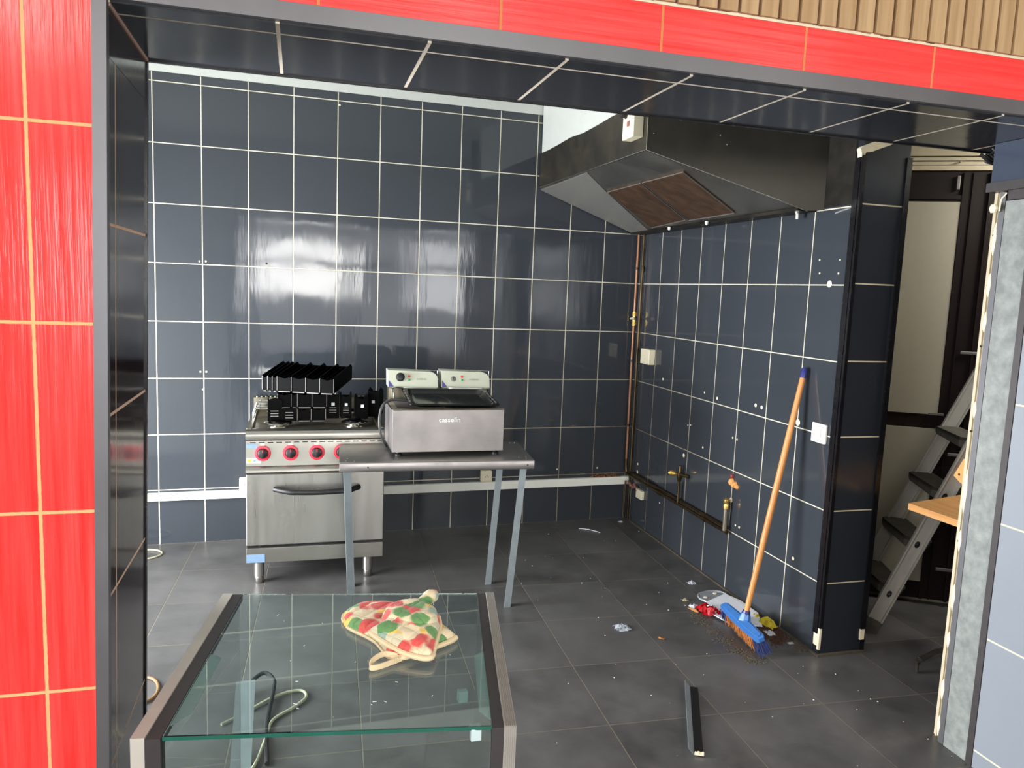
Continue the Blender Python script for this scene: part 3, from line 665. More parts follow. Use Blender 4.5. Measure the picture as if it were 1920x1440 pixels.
# underside plates: plane of the sloping bottom
A_, B_, D_ = Vector((-.761, -.026, 2.24)), Vector((-.761, -1.63, 2.24)), Vector((-.08, -.02, 1.995))
un = (B_ - A_).cross(D_ - A_).normalized(); un = un if un.z < 0 else -un
def up(x, y, d=0.0):
    z = A_.z - (un.x * (x - A_.x) + un.y * (y - A_.y)) / un.z; return Vector((x, y, z)) + un * d
def plate(bm, pts, d0, d1, mi=0):
    a = [bm.verts.new(up(x, y, d0)) for x, y in pts]; b = [bm.verts.new(up(x, y, d1)) for x, y in pts]; n = len(pts)
    bm.faces.new(a).material_index = mi; bm.faces.new(b[::-1]).material_index = mi
    for i in range(n): bm.faces.new([a[i], a[(i + 1) % n], b[(i + 1) % n], b[i]]).material_index = mi
bm = NB(); plate(bm, [(-.753, -.03), (-.753, -1.62), (-.08, fy(-.08) + .012), (-.08, -.03)], 0.0, -0.012); obj('underside_plate', bm, m_hoodU, t)
bm = NB(); plate(bm, [(-.745, -.035), (-.745, -.86), (-.575, -.70), (-.10, -.30), (-.09, -.035)], 0.004, 0.0005); obj('corner_plate', bm, plain('pale_plate_steel', (0.34, 0.33, 0.30, 1), 0.4, metal=0.6), t, label='paler triangular plate next to the back wall')
f1 = [(-.555, -.704), (-.55, -1.135), (-.149, -.897), (-.124, -.403)]; f2 = [(-.55, -1.155), (-.542, -1.578), (-.141, -1.385), (-.14, -.911)]
for fp in (f1, f2):
    bm = NB(); plate(bm, fp, 0.006, 0.0006); ff = obj('grease_filter', bm, m_brown, t, label='rust-brown grease filter')
    bm = NB(); q = [up(x, y, 0.008) for x, y in fp]; tube(bm, [q[0], q[1], q[2], q[3]], 0.003, 6, closed=True); obj('filter_frame', bm, m_edge, ff)
bm = NB(); box(bm, -0.10, -0.002, -1.84, -0.035, 1.985, 2.0); box(bm, -0.004, -0.0005, -1.88, -0.035, 1.99, 2.3); obj('gutter', bm, m_hood, t)
for (x_, y_) in ((-0.10, -0.62), (-0.10, -1.06)):
    bm = NB(); lathe(bm, (x_ - 0.012, y_, 1.995), (0, 0, -1), [(0, 0.010), (0.014, 0.009), (0.02, 0.004)], 10); obj('drip_cap', bm, m_pvc, t, smooth=True, label='white drip cap')
bm = NB(); lathe(bm, (-0.045, -1.76, 1.986), (0, 0, -1), [(0, 0.012), (0.03, 0.012), (0.031, 0.009)], 14); obj('drain_spout', bm, m_chrome, t, smooth=True)
for (u, z_) in ((0.40, 2.30), (0.44, 2.26), (0.035, 2.30)):
    x_ = -0.761 + 0.761 * u; bm = NB(); lathe(bm, (x_, fy(x_) - 0.0005, z_), (-0.3, -1, 0), [(0, 0.003), (0.0015, 0.003)], 8); obj('rivet', bm, m_chrome, t)
bm = NB(); box(bm, -0.004, -0.0006, -2.068, -1.893, 1.998, 2.82); obj('wall_flashing', bm, m_hood, t)
# white boxing above the hood's side
bm = NB(); box(bm, -0.752, -0.40, -1.43, -0.035, 2.44, 2.838)
struct('wall_boxing', bm, m_white)
# control box on the hood
t = thing('hood_control_box', 'ivory control box with black knob on the left side of the hood', 'control box')
bm = NB(); box(bm, -0.812, -0.7615, -1.590, -1.468, 2.289, 2.45, bev=0.004); obj('housing', bm, m_cream, t)
bm = NB(); lathe(bm, (-0.813, -1.505, 2.396), (-1, 0, 0), [(0, 0.015), (0.004, 0.015), (0.005, 0.012), (0.028, 0.011), (0.03, 0.008)], 16); obj('knob', bm, m_rubber, t, smooth=True)
bm = NB(); box(bm, -0.815, -0.8122, -1.548, -1.522, 2.342, 2.366); box(bm, -0.8155, -0.8152, -1.54, -1.53, 2.345, 2.362); obj('rocker_switch', bm, plain('dull_red_switch', srgb(150, 96, 84), 0.4), t)

# ------------------------------------------------------------------ STOVE
SX0, SX1, SF, SB = -2.514, -1.812, -0.84, -0.10
t = thing('gas_stove', 'stainless steel professional gas stove with oven and red-ringed knobs', 'stove', (-2.163, -0.47, 0)); TO = Matrix.Translation((2.163, 0.47, 0))
def sp(name, bm, mat, par=None, smooth=False, label=None):
    bmesh.ops.transform(bm, matrix=TO, verts=bm.verts); return obj(name, bm, mat, par or t, None, smooth, label=label)
bm = NB(); box(bm, SX0 + 0.004, SX1 - 0.004, SF + 0.03, SB, 0.13, 0.79); sp('body', bm, m_steel)
bm = NB(); box(bm, SX0, SX1, SF - 0.002, SF + 0.03, 0.118, 0.198, bev=0.002); sp('plinth_panel', bm, m_steelh)
bm = NB(); box(bm, SX0 + 0.004, SX1 - 0.004, SF + 0.012, SF + 0.03, 0.198, 0.212); sp('door_gap', bm, m_black)
bm = NB(); box(bm, SX0, SX1, SF, SF + 0.03, 0.211, 0.590, bev=0.004); dr = sp('oven_door', bm, m_steel)
bm = NB(); hp = [(-2.372, SF - 0.01, 0.512), (-2.35, SF - 0.028, 0.511)] + [(-2.33 + 0.0365 * k, SF - 0.052 - 0.010 * math.sin(math.pi * k / 9.5), 0.507 - 0.004 * math.sin(math.pi * k / 10)) for k in range(1, 10)] + [(-1.965, SF - 0.028, 0.511), (-1.945, SF - 0.01, 0.512)]
tube(bm, spline(hp, 3), 0.0145, 12); h_ = sp('handle', bm, m_rubber, dr, True, 'curved black handle')
# rolled lower lip and control panel
bm = NB()
prof = [(SF + 0.03, 0.592), (SF - 0.004, 0.592), (SF - 0.020, 0.597), (SF - 0.028, 0.608), (SF - 0.026, 0.622), (SF - 0.016, 0.632), (SF - 0.004, 0.637), (SF + 0.03, 0.640)]
prism(bm, [(SX0, y_, z_) for y_, z_ in prof], (SX1 - SX0, 0, 0)); sp('lower_lip', bm, m_steelh, None, True)
bm = NB(); hull8(bm, [(SX0, SF - 0.006, 0.636), (SX1, SF - 0.006, 0.636), (SX1, SF + 0.03, 0.636), (SX0, SF + 0.03, 0.636), (SX0, SF + 0.004, 0.766), (SX1, SF + 0.004, 0.766), (SX1, SF + 0.03, 0.766), (SX0, SF + 0.03, 0.766)])
cp = sp('control_panel', bm, m_steelh)
bm = NB()
for k in range(16): box(bm, SX0 + 0.02 + 0.043 * k, SX0 + 0.048 + 0.043 * k, SF + 0.002, SF + 0.006, 0.7545, 0.7585)
sp('vent_slot', bm, m_black, cp)
bm = NB()
prof = [(SF + 0.03, 0.766), (SF + 0.0, 0.767), (SF - 0.010, 0.775), (SF - 0.012, 0.79), (SF - 0.010, 0.805), (SF - 0.002, 0.816), (SF + 0.012, 0.820), (SF + 0.03, 0.822)]
prism(bm, [(SX0 - 0.001, y_, z_) for y_, z_ in prof], (SX1 - SX0 + 0.002, 0, 0)); sp('top_rim', bm, m_steelh, None, True)
bm = NB(); box(bm, SX0, SX1, SF + 0.03, SB + 0.005, 0.79, 0.808); box(bm, SX0, SX0 + 0.03, SF + 0.03, SB, 0.808, 0.826, bev=0.004); box(bm, SX1 - 0.03, SX1, SF + 0.03, SB, 0.808, 0.826, bev=0.004); box(bm, SX0 + 0.03, SX1 - 0.03, SF + 0.0301, SF + 0.05, 0.808, 0.822)
sp('hob_top', bm, m_grease)
bm = NB(); box(bm, SX0, SX1, SB - 0.02, SB - 0.005, 0.80, 0.885)
for k in range(26): box(bm, SX0 + 0.015 + 0.026 * k, SX0 + 0.027 + 0.026 * k, SB - 0.024, SB - 0.002, 0.885, 0.895, bev=0.002)
sp('splash_back', bm, m_grease)
for k, kx in enumerate((-2.431, -2.294, -2.163, -2.038, -1.905)):
    bm = NB(); lathe(bm, (kx, SF - 0.003, 0.702), (0, -1, 0.06), [(0, 0.039), (0.006, 0.040), (0.012, 0.038), (0.014, 0.028), (0.010, 0.024)], 32); kr = sp('control_knob', bm, m_knobred, cp, True, 'red ring with black centre')
    bm = NB(); lathe(bm, (kx, SF - 0.012, 0.7025), (0, -1, 0.06), [(0, 0.025), (0.010, 0.024), (0.012, 0.021)], 24); box(bm, kx - 0.009, kx + 0.009, SF - 0.040, SF - 0.020, 0.680, 0.727, bev=0.003); sp('grip', bm, m_rubber, kr, True)
    bm = NB(); box(bm, kx - 0.002, kx + 0.002, SF - 0.042, SF - 0.0395, 0.712, 0.726); sp('pointer', bm, m_knobred, kr)
    if k < 3:
        bm = NB(); box(bm, kx - 0.012, kx + 0.008, SF - 0.001, SF + 0.004, 0.741, 0.752); sp('heat_mark', bm, plain('pale_print_%d' % k, srgb(206, 196, 170), 0.5), cp)
bm = NB(); box(bm, SX0 + 0.003, SX0 + 0.075, SF - 0.007, SF + 0.001, 0.652, 0.676); s_ = sp('sticker', bm, m_stickw, cp, label='small white sticker with blue print')
bm = NB(); box(bm, SX0 + 0.008, SX0 + 0.026, SF - 0.0075, SF - 0.006, 0.656, 0.673); sp('sticker_emblem', bm, m_texty, s_)
text_mesh('sticker_print', 'calle tec', 0.017, m_textb, s_, TO @ Matrix.Translation((SX0 + 0.050, SF - 0.0075, 0.664)) @ RX90, 0.0003, 0.85)
bm = NB(); box(bm, SX0 + 0.003, SX0 + 0.055, SF - 0.0045, SF + 0.003, 0.728, 0.750); sp('faded_sticker', bm, m_stickb, cp)
bm = NB(); box(bm, SX0 + 0.001, SX0 + 0.092, SF - 0.0035, SF, 0.122, 0.166); sp('blue_film', bm, m_stickb, t, label='remnant of blue protective film')
for lx, ly in ((-2.452, -0.80), (-1.888, -0.80), (-2.452, -0.17), (-1.888, -0.17)):
    bm = NB(); lathe(bm, (lx, ly, 0), (0, 0, 1), [(0, 0.020), (0.004, 0.023), (0.03, 0.0235), (0.034, 0.020), (0.038, 0.0265), (0.118, 0.0265), (0.132, 0.0265)], 20); sp('leg', bm, m_steel, None, True)
for bx, by in ((-2.36, -0.66), (-1.96, -0.66), (-2.36, -0.30), (-1.96, -0.30)):
    bm = NB(); lathe(bm, (bx, by, 0.808), (0, 0, 1), [(0, 0.055), (0.006, 0.055), (0.008, 0.035), (0.014, 0.035), (0.016, 0.070), (0.022, 0.072), (0.026, 0.066)], 28); b_ = sp('burner', bm, m_chrome, None, True)
    bm = NB(); lathe(bm, (bx, by, 0.834), (0, 0, 1), [(0, 0.040), (0.006, 0.040), (0.010, 0.034)], 24); sp('burner_cap', bm, m_cast, b_, True)

# chrome wire grid at the left of the hob
t2 = thing('wire_rack', 'bent chrome wire rack lying at the left edge of the hob', 'rack')
bm = NB()
for k in range(6): 
    y_ = -0.60 + 0.055 * k; tube(bm, spline([(-2.49, y_, 0.834), (-2.49, y_, 0.875), (-2.47, y_, 0.895), (-2.40, y_, 0.895), (-2.36, y_, 0.89)], 4), 0.003, 6)
for x_, z_ in ((-2.49, 0.845), (-2.46, 0.897), (-2.38, 0.895)): tube(bm, [(x_, -0.62, z_), (x_, -0.30, z_)], 0.003, 6)
obj('wire_grid', bm, m_chrome, t2, smooth=True)

# black enamelled stove grates and channels piled on the hob
def fins(name, label, x0, xs, y0, depth, z0, h, rise, rz, group=None):
    """upright plates closed at the front; tops rise toward the back"""
    t = thing(name, label, 'stove grate', (x0, y0, z0), rz, group)
    th = 0.003; n = len(xs) - 1; W_ = xs[-1]
    for k, x_ in enumerate(xs):
        lo = min(1, 0.45 + x_ / 0.14 * 0.55) if rise else 1
        bm = NB()
        prism(bm, [(x_, 0, 0), (x_, depth, rise * 0.9), (x_, depth, h * 0.80 + rise), (x_, depth - 0.03, h * 0.95 + rise), (x_, 0.014, h), (x_, 0, h * 0.94)], (th, 0, 0))
        obj('fin', bm, m_cast, t)
        bm = NB(); beam(bm, (x_ + th / 2, -0.0012, 0.004), (x_ + th / 2, -0.0012, h * 0.92), th * 0.7, 0.001, (1, 0, 0)); obj('fin_highlight', bm, m_edge, t)  # pale strip painting the highlight on the fin's front edge
    for k in range(n):
        a_, b_ = xs[k] + th, xs[k + 1]; m_ = (a_ + b_) / 2
        if b_ - a_ > 0.05:
            for q in (0.33, 0.66):
                x_ = a_ + (b_ - a_) * q; bm = NB(); prism(bm, [(x_, 0.02, h * 0.6), (x_, depth, h * 0.5 + rise), (x_, depth, h * 0.72 + rise), (x_, 0.02, h * 0.86)], (0.002, 0, 0)); obj('rib', bm, m_cast, t)
        bm = NB(); prism(bm, [(a_, 0.003, 0), (b_, 0.003, 0), (b_, 0.003, h * 0.9), (m_, 0.003, h * 0.80), (a_, 0.003, h * 0.9)], (0, 0.003, 0)); obj('front_plate', bm, m_cast, t)
        bm = NB(); prism(bm, [(a_, depth - 0.005, rise * 0.9), (b_, depth - 0.005, rise * 0.9), (b_, depth - 0.005, h * 0.75 + rise), (a_, depth - 0.005, h * 0.75 + rise)], (0, 0.003, 0)); obj('rear_plate', bm, m_cast, t)
        bm = NB(); box(bm, a_ + 0.006, b_ - 0.006, -0.001, 0.008, -0.004, 0.0005); obj('tab', bm, m_edge, t)
    return t
fins('finned_grate', 'largest black finned grate, tilted on top of the pile on the stove', -2.445, [0, .029, .056, .082, .160, .238, .316, .392], -0.62, 0.32, 0.997, 0.086, 0.050, -0.36)
fins('finned_grate', 'middle black grate of the pile, directly under the tilted top one', -2.366, [0, .070, .102, .178, .255], -0.665, 0.20, 0.911, 0.080, 0.0, 0.0)
fins('finned_grate', 'lowest black grate at the front of the pile on the stove', -2.262, [0, .070, .146], -0.668, 0.20, 0.838, 0.070, 0.0, 0.0)
def channel(x, y, z, w, h, d, rz, scoop, label, slots=True, white=False):
    t = thing('scooped_plate', label, 'stove grate', (x, y, z), rz, None)
    bm = NB(); n = 10
    top = [(w * i / n, 0, h - scoop * math.sin(math.pi * i / n)) for i in range(n + 1)]
    prism(bm, [(0, 0, 0), (w, 0, 0)] + top[::-1], (0, 0.003, 0)); obj('front_plate', bm, m_cast, t)
    for x_ in (0, w - 0.003):
        bm = NB(); prism(bm, [(x_, 0.003, 0), (x_, d, 0), (x_, d, h * 0.9), (x_, d * 0.4, h + 0.012), (x_, 0.003, h)], (0.003, 0, 0)); obj('side_plate', bm, m_cast, t)
    bm = NB(); box(bm, 0.004, w - 0.004, d - 0.004, d - 0.001, 0, h * 0.85); obj('rear_plate', bm, m_cast, t)
    if slots:
        bm = NB()
        for k in range(3): box(bm, w * 0.2, w * 0.75, -0.0008, 0.0, h * 0.22 + 0.014 * k, h * 0.22 + 0.014 * k + 0.004)
        obj('slot', bm, m_edge, t)
    if white:
        bm = NB(); box(bm, w * 0.36, w * 0.62, -0.0012, 0.0, h * 0.52, h * 0.52 + 0.016); obj('label_tab', bm, m_stickw, t, label='small white tab')
    return t
channel(-2.414, -0.672, 0.838, 0.073, 0.112, 0.12, 0.0, -0.012, 'black scooped plate at the left front of the pile, by the wire rack')
channel(-2.338, -0.672, 0.838, 0.072, 0.070, 0.12, 0.0, -0.003, 'black scooped plate between the leftmost one and the lowest finned grate')
channel(-2.106, -0.60, 0.838, 0.068, 0.138, 0.12, 0.0, 0.010, 'black upright plate with white tab, just right of the finned grates', True, True)
channel(-2.030, -0.60, 0.838, 0.058, 0.132, 0.14, 0.0, 0.012, 'narrow black scooped plate with white tab, second right of the finned grates', True, True)
channel(-1.945, -0.62, 0.838, 0.062, 0.122, 0.14, 0.05, 0.012, 'black scooped plate with white tab, third right of the finned grates', False, True)
channel(-1.880, -0.55, 0.838, 0.064, 0.150, 0.16, -0.25, 0.006, 'tall black plate with white tab, nearest the fryer', False, True)

# ------------------------------------------------------------------ TABLE
t = thing('steel_table', 'narrow stainless worktable on four angled grey legs in front of the stove', 'table', (-1.6, -1.06, 0)); TB = Matrix.Translation((1.6, 1.06, 0))
def tp(name, bm, mat, par=None, smooth=False, label=None):
    bmesh.ops.transform(bm, matrix=TB, verts=bm.verts); return obj(name, bm, mat, par or t, None, smooth, label=label)
ft = [(-2.070, -1.300), (-1.131, -1.335), (-1.090, -0.885), (-2.050, -0.893)]
bm = NB(); hull8(bm, [(x_, y_, 0.742) for x_, y_ in ft] + [(x_, y_, 0.750) for x_, y_ in ft]); top = tp('tabletop', bm, m_steelt)
bm = NB(); fl_, fr_ = Vector((-2.070, -1.300, 0)), Vector((-1.131, -1.335, 0))
n = Vector((-0.0372, -1, 0)).normalized(); pr = [(0, 0.7495), (0.008, 0.747), (0.011, 0.740), (0.011, 0.712), (0.008, 0.706), (0, 0.704)]
prism(bm, [fl_ + n * a + Vector((0, 0, z_)) for a, z_ in pr], fr_ - fl_); tp('front_lip', bm, m_fryer, None, True)
bm = NB(); hull8(bm, [(-2.072, -1.300, .704), (-2.068, -1.300, .704), (-2.048, -.893, .704), (-2.052, -.893, .704), (-2.072, -1.300, .748), (-2.068, -1.300, .748), (-2.048, -.893, .748), (-2.052, -.893, .748)])
hull8(bm, [(-1.133, -1.335, .704), (-1.128, -1.335, .704), (-1.088, -.885, .704), (-1.093, -.885, .704), (-1.133, -1.335, .748), (-1.128, -1.335, .748), (-1.088, -.885, .748), (-1.093, -.885, .748)]); tp('side_lip', bm, m_steelt)
for x_, y_ in ((-2.04, -1.27), (-2.00, -1.275), (-2.03, -1.22), (-1.16, -1.30), (-1.19, -1.27), (-1.15, -1.26), (-1.115, -.92), (-1.14, -.915), (-2.02, -.91)):
    bm = NB(); lathe(bm, (x_, y_, 0.7505), (0, 0, 1), [(0, 0.004), (0.0015, 0.003)], 8); tp('rivet', bm, m_chrome, top)
for x_ in (-1.94, -1.165):
    bm = NB(); p = fl_ + (fr_ - fl_) * ((x_ + 2.07) / 0.939) + n * 0.0112; lathe(bm, (p.x, p.y, 0.727), n, [(0, 0.004), (0.0008, 0.004)], 8); tp('bolt_hole', bm, m_black)
def leg(p0, p1, sx, sy):
    """angle-iron leg: two thin flanges meeting at a corner"""
    p0, p1 = Vector(p0), Vector(p1); bm = NB(); w = 0.034; th = 0.003
    a = [(0, 0), (sx * w, 0), (sx * w, sy * th), (sx * th, sy * th), (sx * th, sy * w), (0, sy * w)]
    A = [bm.verts.new((p0.x + q[0], p0.y + q[1], p0.z)) for q in a]; B = [bm.verts.new((p1.x + q[0], p1.y + q[1], p1.z)) for q in a]
    bm.faces.new(A); bm.faces.new(B[::-1])
    for i in range(6): bm.faces.new([A[i], A[(i + 1) % 6], B[(i + 1) % 6], B[i]])
    return tp('leg', bm, m_galv)
leg((-2.012, -1.080, 0), (-2.052, -1.285, 0.742), 1, 1)
leg((-1.226, -1.350, 0), (-1.158, -1.318, 0.742), -1, 1)
leg((-1.250, -1.045, 0), (-1.196, -1.02, 0.742), -1, 1)
leg((-2.002, -0.955, 0), (-2.035, -0.945, 0.742), 1, 1)

# ------------------------------------------------------------------ FRYER
FX0, FX1, FY0, FY1 = -1.817, -1.257, -1.205, -0.93
t = thing('deep_fryer', 'double-tank stainless deep fryer with two ivory control heads on the steel table', 'deep fryer', (-1.537, -1.05, 0.75)); TF = Matrix.Translation((1.537, 1.05, -0.75))
def fp_(name, bm, mat, par=None, smooth=False, label=None):
    bmesh.ops.transform(bm, matrix=TF, verts=bm.verts); return obj(name, bm, mat, par or t, None, smooth, label=label)
bm = NB(); box(bm, FX0, FX1, FY0, FY0 + 0.004, 0.776, 0.985, bev=0.0015); box(bm, FX0, FX0 + 0.004, FY0 + 0.004, FY1 + 0.06, 0.776, 0.985); box(bm, FX1 - 0.004, FX1, FY0 + 0.004, FY1 + 0.06, 0.776, 0.985); box(bm, FX0, FX1, FY1 + 0.056, FY1 + 0.06, 0.776, 0.985); box(bm, FX0, FX1, FY0, FY1 + 0.06, 0.773, 0.778)
cab = fp_('cabinet', bm, m_fryer)
bm = NB(); box(bm, FX0, FX1, FY0, FY0 + 0.03, 0.978, 0.987, bev=0.002); box(bm, FX0, FX0 + 0.028, FY0 + 0.03, FY1 + 0.06, 0.978, 0.986); box(bm, FX1 - 0.028, FX1, FY0 + 0.03, FY1 + 0.06, 0.978, 0.986); box(bm, -1.552, -1.522, FY0 + 0.03, FY1 + 0.06, 0.978, 0.986)
fp_('top_rim', bm, m_grease)
for xa, xb in ((FX0 + 0.028, -1.552), (-1.522, FX1 - 0.028)):
    bm = NB(); box(bm, xa, xb, FY0 + 0.03, FY1 + 0.05, 0.84, 0.845); box(bm, xa, xa + 0.002, FY0 + 0.03, FY1 + 0.05, 0.845, 0.982); box(bm, xb - 0.002, xb, FY0 + 0.03, FY1 + 0.05, 0.845, 0.982); box(bm, xa, xb, FY0 + 0.03, FY0 + 0.032, 0.845, 0.982); fp_('oil_tank', bm, m_grease)
for x_, y_ in ((FX0 + 0.035, FY0 + 0.025), (FX1 - 0.035, FY0 + 0.025), (FX0 + 0.035, FY1), (FX1 - 0.035, FY1)):
    bm = NB(); lathe(bm, (x_, y_, 0.7505), (0, 0, 1), [(0, 0.018), (0.010, 0.018), (0.014, 0.012), (0.024, 0.012)], 14); fp_('foot', bm, m_rubber, None, True)
text_mesh('engraved_print', 'casselin', 0.036, m_lightprint, cab, TF @ Matrix.Translation((-1.535, FY0 - 0.0008, 0.931)) @ RX90, 0.0004, 1.0)
for k, (xa, xb) in enumerate(((-1.810, -1.552), (-1.530, -1.272))):
    yb = -0.93
    bm = NB(); box(bm, xa + 0.004, xb - 0.004, yb + 0.012, yb + 0.10, 0.987, 1.062); head = fp_('control_head', bm, m_grease, None, False)
    # tilted ivory panel with a rounded upper right corner
    pr = [(xa, 1.060), (xb, 1.060), (xb, 1.105)] + [(xb - 0.045 + 0.045 * math.cos(a), 1.103 + 0.035 * math.sin(a)) for a in [math.pi / 8 * i for i in range(1, 5)]] + [(xa, 1.145)]
    bm = NB(); prism(bm, [(x_, yb - 0.012 + (z_ - 1.06) * 0.28, z_) for x_, z_ in pr], (0, 0.10, 0)); pn = fp_('control_panel', bm, m_panelw, head)
    bm = NB(); prism(bm, [(xa + 0.001, yb - 0.0135 + (z_ - 1.06) * 0.28, z_) if i != 1 else (xa + 0.028, yb - 0.0135 + 0.001, 1.062) for i, z_ in enumerate((1.062, 1.062, 1.095))], (0, 0.001, 0)); fp_('printed_corner', bm, m_purple, pn)
    kx = xa + 0.062; kz = 1.106; ky = yb - 0.012 + (kz - 1.06) * 0.28
    if k == 0:
        bm = NB(); lathe(bm, (kx, ky, kz + 0.004), (0, -1, 0.28), [(0, 0.023), (0.004, 0.023), (0.006, 0.019), (0.022, 0.018), (0.024, 0.015)], 20); box(bm, kx - 0.014, kx + 0.012, ky - 0.030, ky - 0.016, kz + 0.006, kz + 0.013, bev=0.002); fp_('knob', bm, m_rubber, pn, True)
    else:
        bm = NB(); lathe(bm, (kx, ky, kz - 0.004), (0, -1, 0.28), [(0, 0.014), (0.002, 0.014), (0.003, 0.012)], 20); kk = fp_('knob_shaft', bm, m_edge, pn, True)
        bm = NB(); box(bm, kx - 0.0018, kx + 0.0018, ky - 0.005, ky - 0.003, kz - 0.010, kz + 0.004); fp_('shaft_slot', bm, m_rubber, kk)
    bm = NB(); lathe(bm, (xa + 0.107, yb - 0.012 + 0.052 * 0.28, 1.114), (0, -1, 0.28), [(0, 0.0065), (0.003, 0.0065), (0.005, 0.004)], 14); fp_('red_lamp', bm, m_redl2, pn, True)
    bm = NB(); lathe(bm, (xa + 0.107, yb - 0.012 + 0.036 * 0.28, 1.097), (0, -1, 0.28), [(0, 0.0060), (0.003, 0.0060), (0.005, 0.004)], 14); fp_('green_lamp', bm, m_greenl, pn, True)
    text_mesh('printed_name', 'CASSELIN', 0.0115, m_greyp, pn, TF @ Matrix.Translation((xa + 0.172, yb - 0.0135 + 0.042 * 0.28, 1.100)) @ Matrix.Rotation(math.pi / 2 - 0.27, 4, 'X'), 0.0002)
    bm = NB(); hb = [(xa + 0.032, yb - 0.004, 1.00), (xa + 0.026, yb - 0.010, 1.048), (xa + 0.034, yb - 0.035, 1.062), (xa + 0.05, yb - 0.042, 1.063), (xb - 0.03, yb - 0.042, 1.058), (xb - 0.012, yb - 0.036, 1.056), (xb - 0.010, yb - 0.012, 1.046)]
    if k: hb.append((xb - 0.006, yb - 0.006, 1.0))
    tube(bm, spline(hb, 5), 0.0045, 8); fp_('handle_bar', bm, m_chrome, head, True)
    bm = NB(); tube(bm, [(xa, yb - 0.014, 1.058), (xb, yb - 0.014, 1.058)], 0.003, 6); tube(bm, [(xb, yb + 0.02, 1.06), (xb + 0.003, yb + 0.03, 1.142), (xa + 0.2, yb + 0.03, 1.146)], 0.0018, 6); fp_('panel_edge', bm, m_chrome, head)
# cable of the fryer
bm = NB(); tube(bm, spline([(-1.70, -1.02, 0.998), (-1.76, -1.02, 1.003), (-1.815, -1.03, 1.002), (-1.852, -1.05, 0.975), (-1.866, -1.06, 0.91), (-1.858, -1.06, 0.84), (-1.838, -1.03, 0.79), (-1.82, -0.99, 0.757)], 7), 0.0065, 10)
o = obj('power_cable', bm, m_cabled, None, smooth=True); tag(o, 'dark grey power cable looping down the left side of the fryer', 'cable')
# baking tray on the fryer
t = thing('baking_tray', 'black enamel baking tray lying tilted across the top of the fryer', 'baking tray')
A4 = [Vector((-1.737, -1.200, 1.0)), Vector((-1.277, -1.207, 0.996)), Vector((-1.309, -0.975, 1.050)), Vector((-1.752, -0.975, 1.054))]
tn = (A4[1] - A4[0]).cross(A4[3] - A4[0]).normalized()
def tr(u, v, h): return (A4[0] * (1 - u) * (1 - v) + A4[1] * u * (1 - v) + A4[2] * u * v + A4[3] * (1 - u) * v) + tn * h
def rrect(u0, u1, v0, v1, ru, rv, h, n=5):
    out = []
    for cu, cv, a0 in ((u1 - ru, v1 - rv, 0), (u0 + ru, v1 - rv, 90), (u0 + ru, v0 + rv, 180), (u1 - ru, v0 + rv, 270)):
        for i in range(n + 1): a = math.radians(a0 + 90 * i / n); out.append(tr(cu + ru * math.cos(a), cv + rv * math.sin(a), h))
    return out
bm = NB()
rings = [rrect(0, 1, 0, 1, .05, .09, 0.004), rrect(0, 1, 0, 1, .05, .09, 0.008), rrect(.055, .945, .06, .94, .06, .11, 0.008), rrect(.085, .915, .11, .89, .06, .11, -0.010), rrect(.10, .90, .13, .87, .05, .09, -0.012)]
rv = [[bm.verts.new(p) for p in r] for r in rings]
for a, b in zip(rv, rv[1:]):
    for i in range(len(a)): bm.faces.new([a[i], a[(i + 1) % len(a)], b[(i + 1) % len(a)], b[i]])
bm.faces.new(rv[-1])
r0 = [bm.verts.new(p) for p in rrect(.08, .92, .10, .90, .06, .11, -0.014)]
for i in range(len(r0)): bm.faces.new([rv[0][i], rv[0][(i + 1) % len(r0)], r0[(i + 1) % len(r0)], r0[i]])
bm.faces.new(r0[::-1])
obj('tray_shell', bm, m_gloss, t, smooth=True)
for side in (0.022, 0.972):
    bm = NB()
    for k in range(5):
        v0 = 0.14 + 0.155 * k; p = [tr(side - .008, v0, .0085), tr(side + .008, v0, .0085), tr(side + .008, v0 + .09, .0085), tr(side - .008, v0 + .09, .0085)]; prism(bm, p, tn * 0.003)
    obj('raised_rib', bm, m_edge, t, label='row of worn grey ribs along the rim')

# ------------------------------------------------------------------ DISPLAY CASE
t = thing('display_case', 'low glass display case with silver and dark grey side rails in the opening', 'display case', (-2.12, -3.05, 0)); TD = Matrix.Translation((2.12, 3.05, 0))
def dp(name, bm, mat, par=None, smooth=False, label=None):
    bmesh.ops.transform(bm, matrix=TD, verts=bm.verts); return obj(name, bm, mat, par or t, None, smooth, label=label)
LN, LF, RF, RN = Vector((-2.565, -3.362, 0)), Vector((-2.459, -2.670, 0)), Vector((-1.704, -2.798, 0)), Vector((-1.827, -3.474, 0))
Zc = 0.700
def rail(A, B, s, wA, wB, o0, z1, th, name, mat):
    """cap along the top from A (near) to B (far) and down the near end; s = inward direction"""
    ax = (B - A).normalized(); inn = Vector((-ax.y, ax.x, 0)) * s
    a0 = A + inn * o0; b0 = B + inn * o0
    bm = NB(); zt = Vector((0, 0, z1)); zb = Vector((0, 0, z1 - th))
    hull8(bm, [a0 + zb, a0 + inn * wA + zb, b0 + inn * wB + zb, b0 + zb, a0 + zt, a0 + inn * wA + zt, b0 + inn * wB + zt, b0 + zt])
    hull8(bm, [a0, a0 + inn * wA, a0 + inn * wA + ax * 0.030, a0 + ax * 0.030, a0 + zb, a0 + inn * wA + zb, a0 + inn * wA + ax * 0.030 + zb, a0 + ax * 0.030 + zb])
    return dp(name, bm, mat)
rail(LN, LF, -1, 0.026, 0.026, 0.0, Zc, 0.030, 'silver_rail', m_alu)
rail(LN, LF, -1, 0.028, 0.026, 0.027, Zc - 0.003, 0.024, 'grey_rail', m_darktrim)
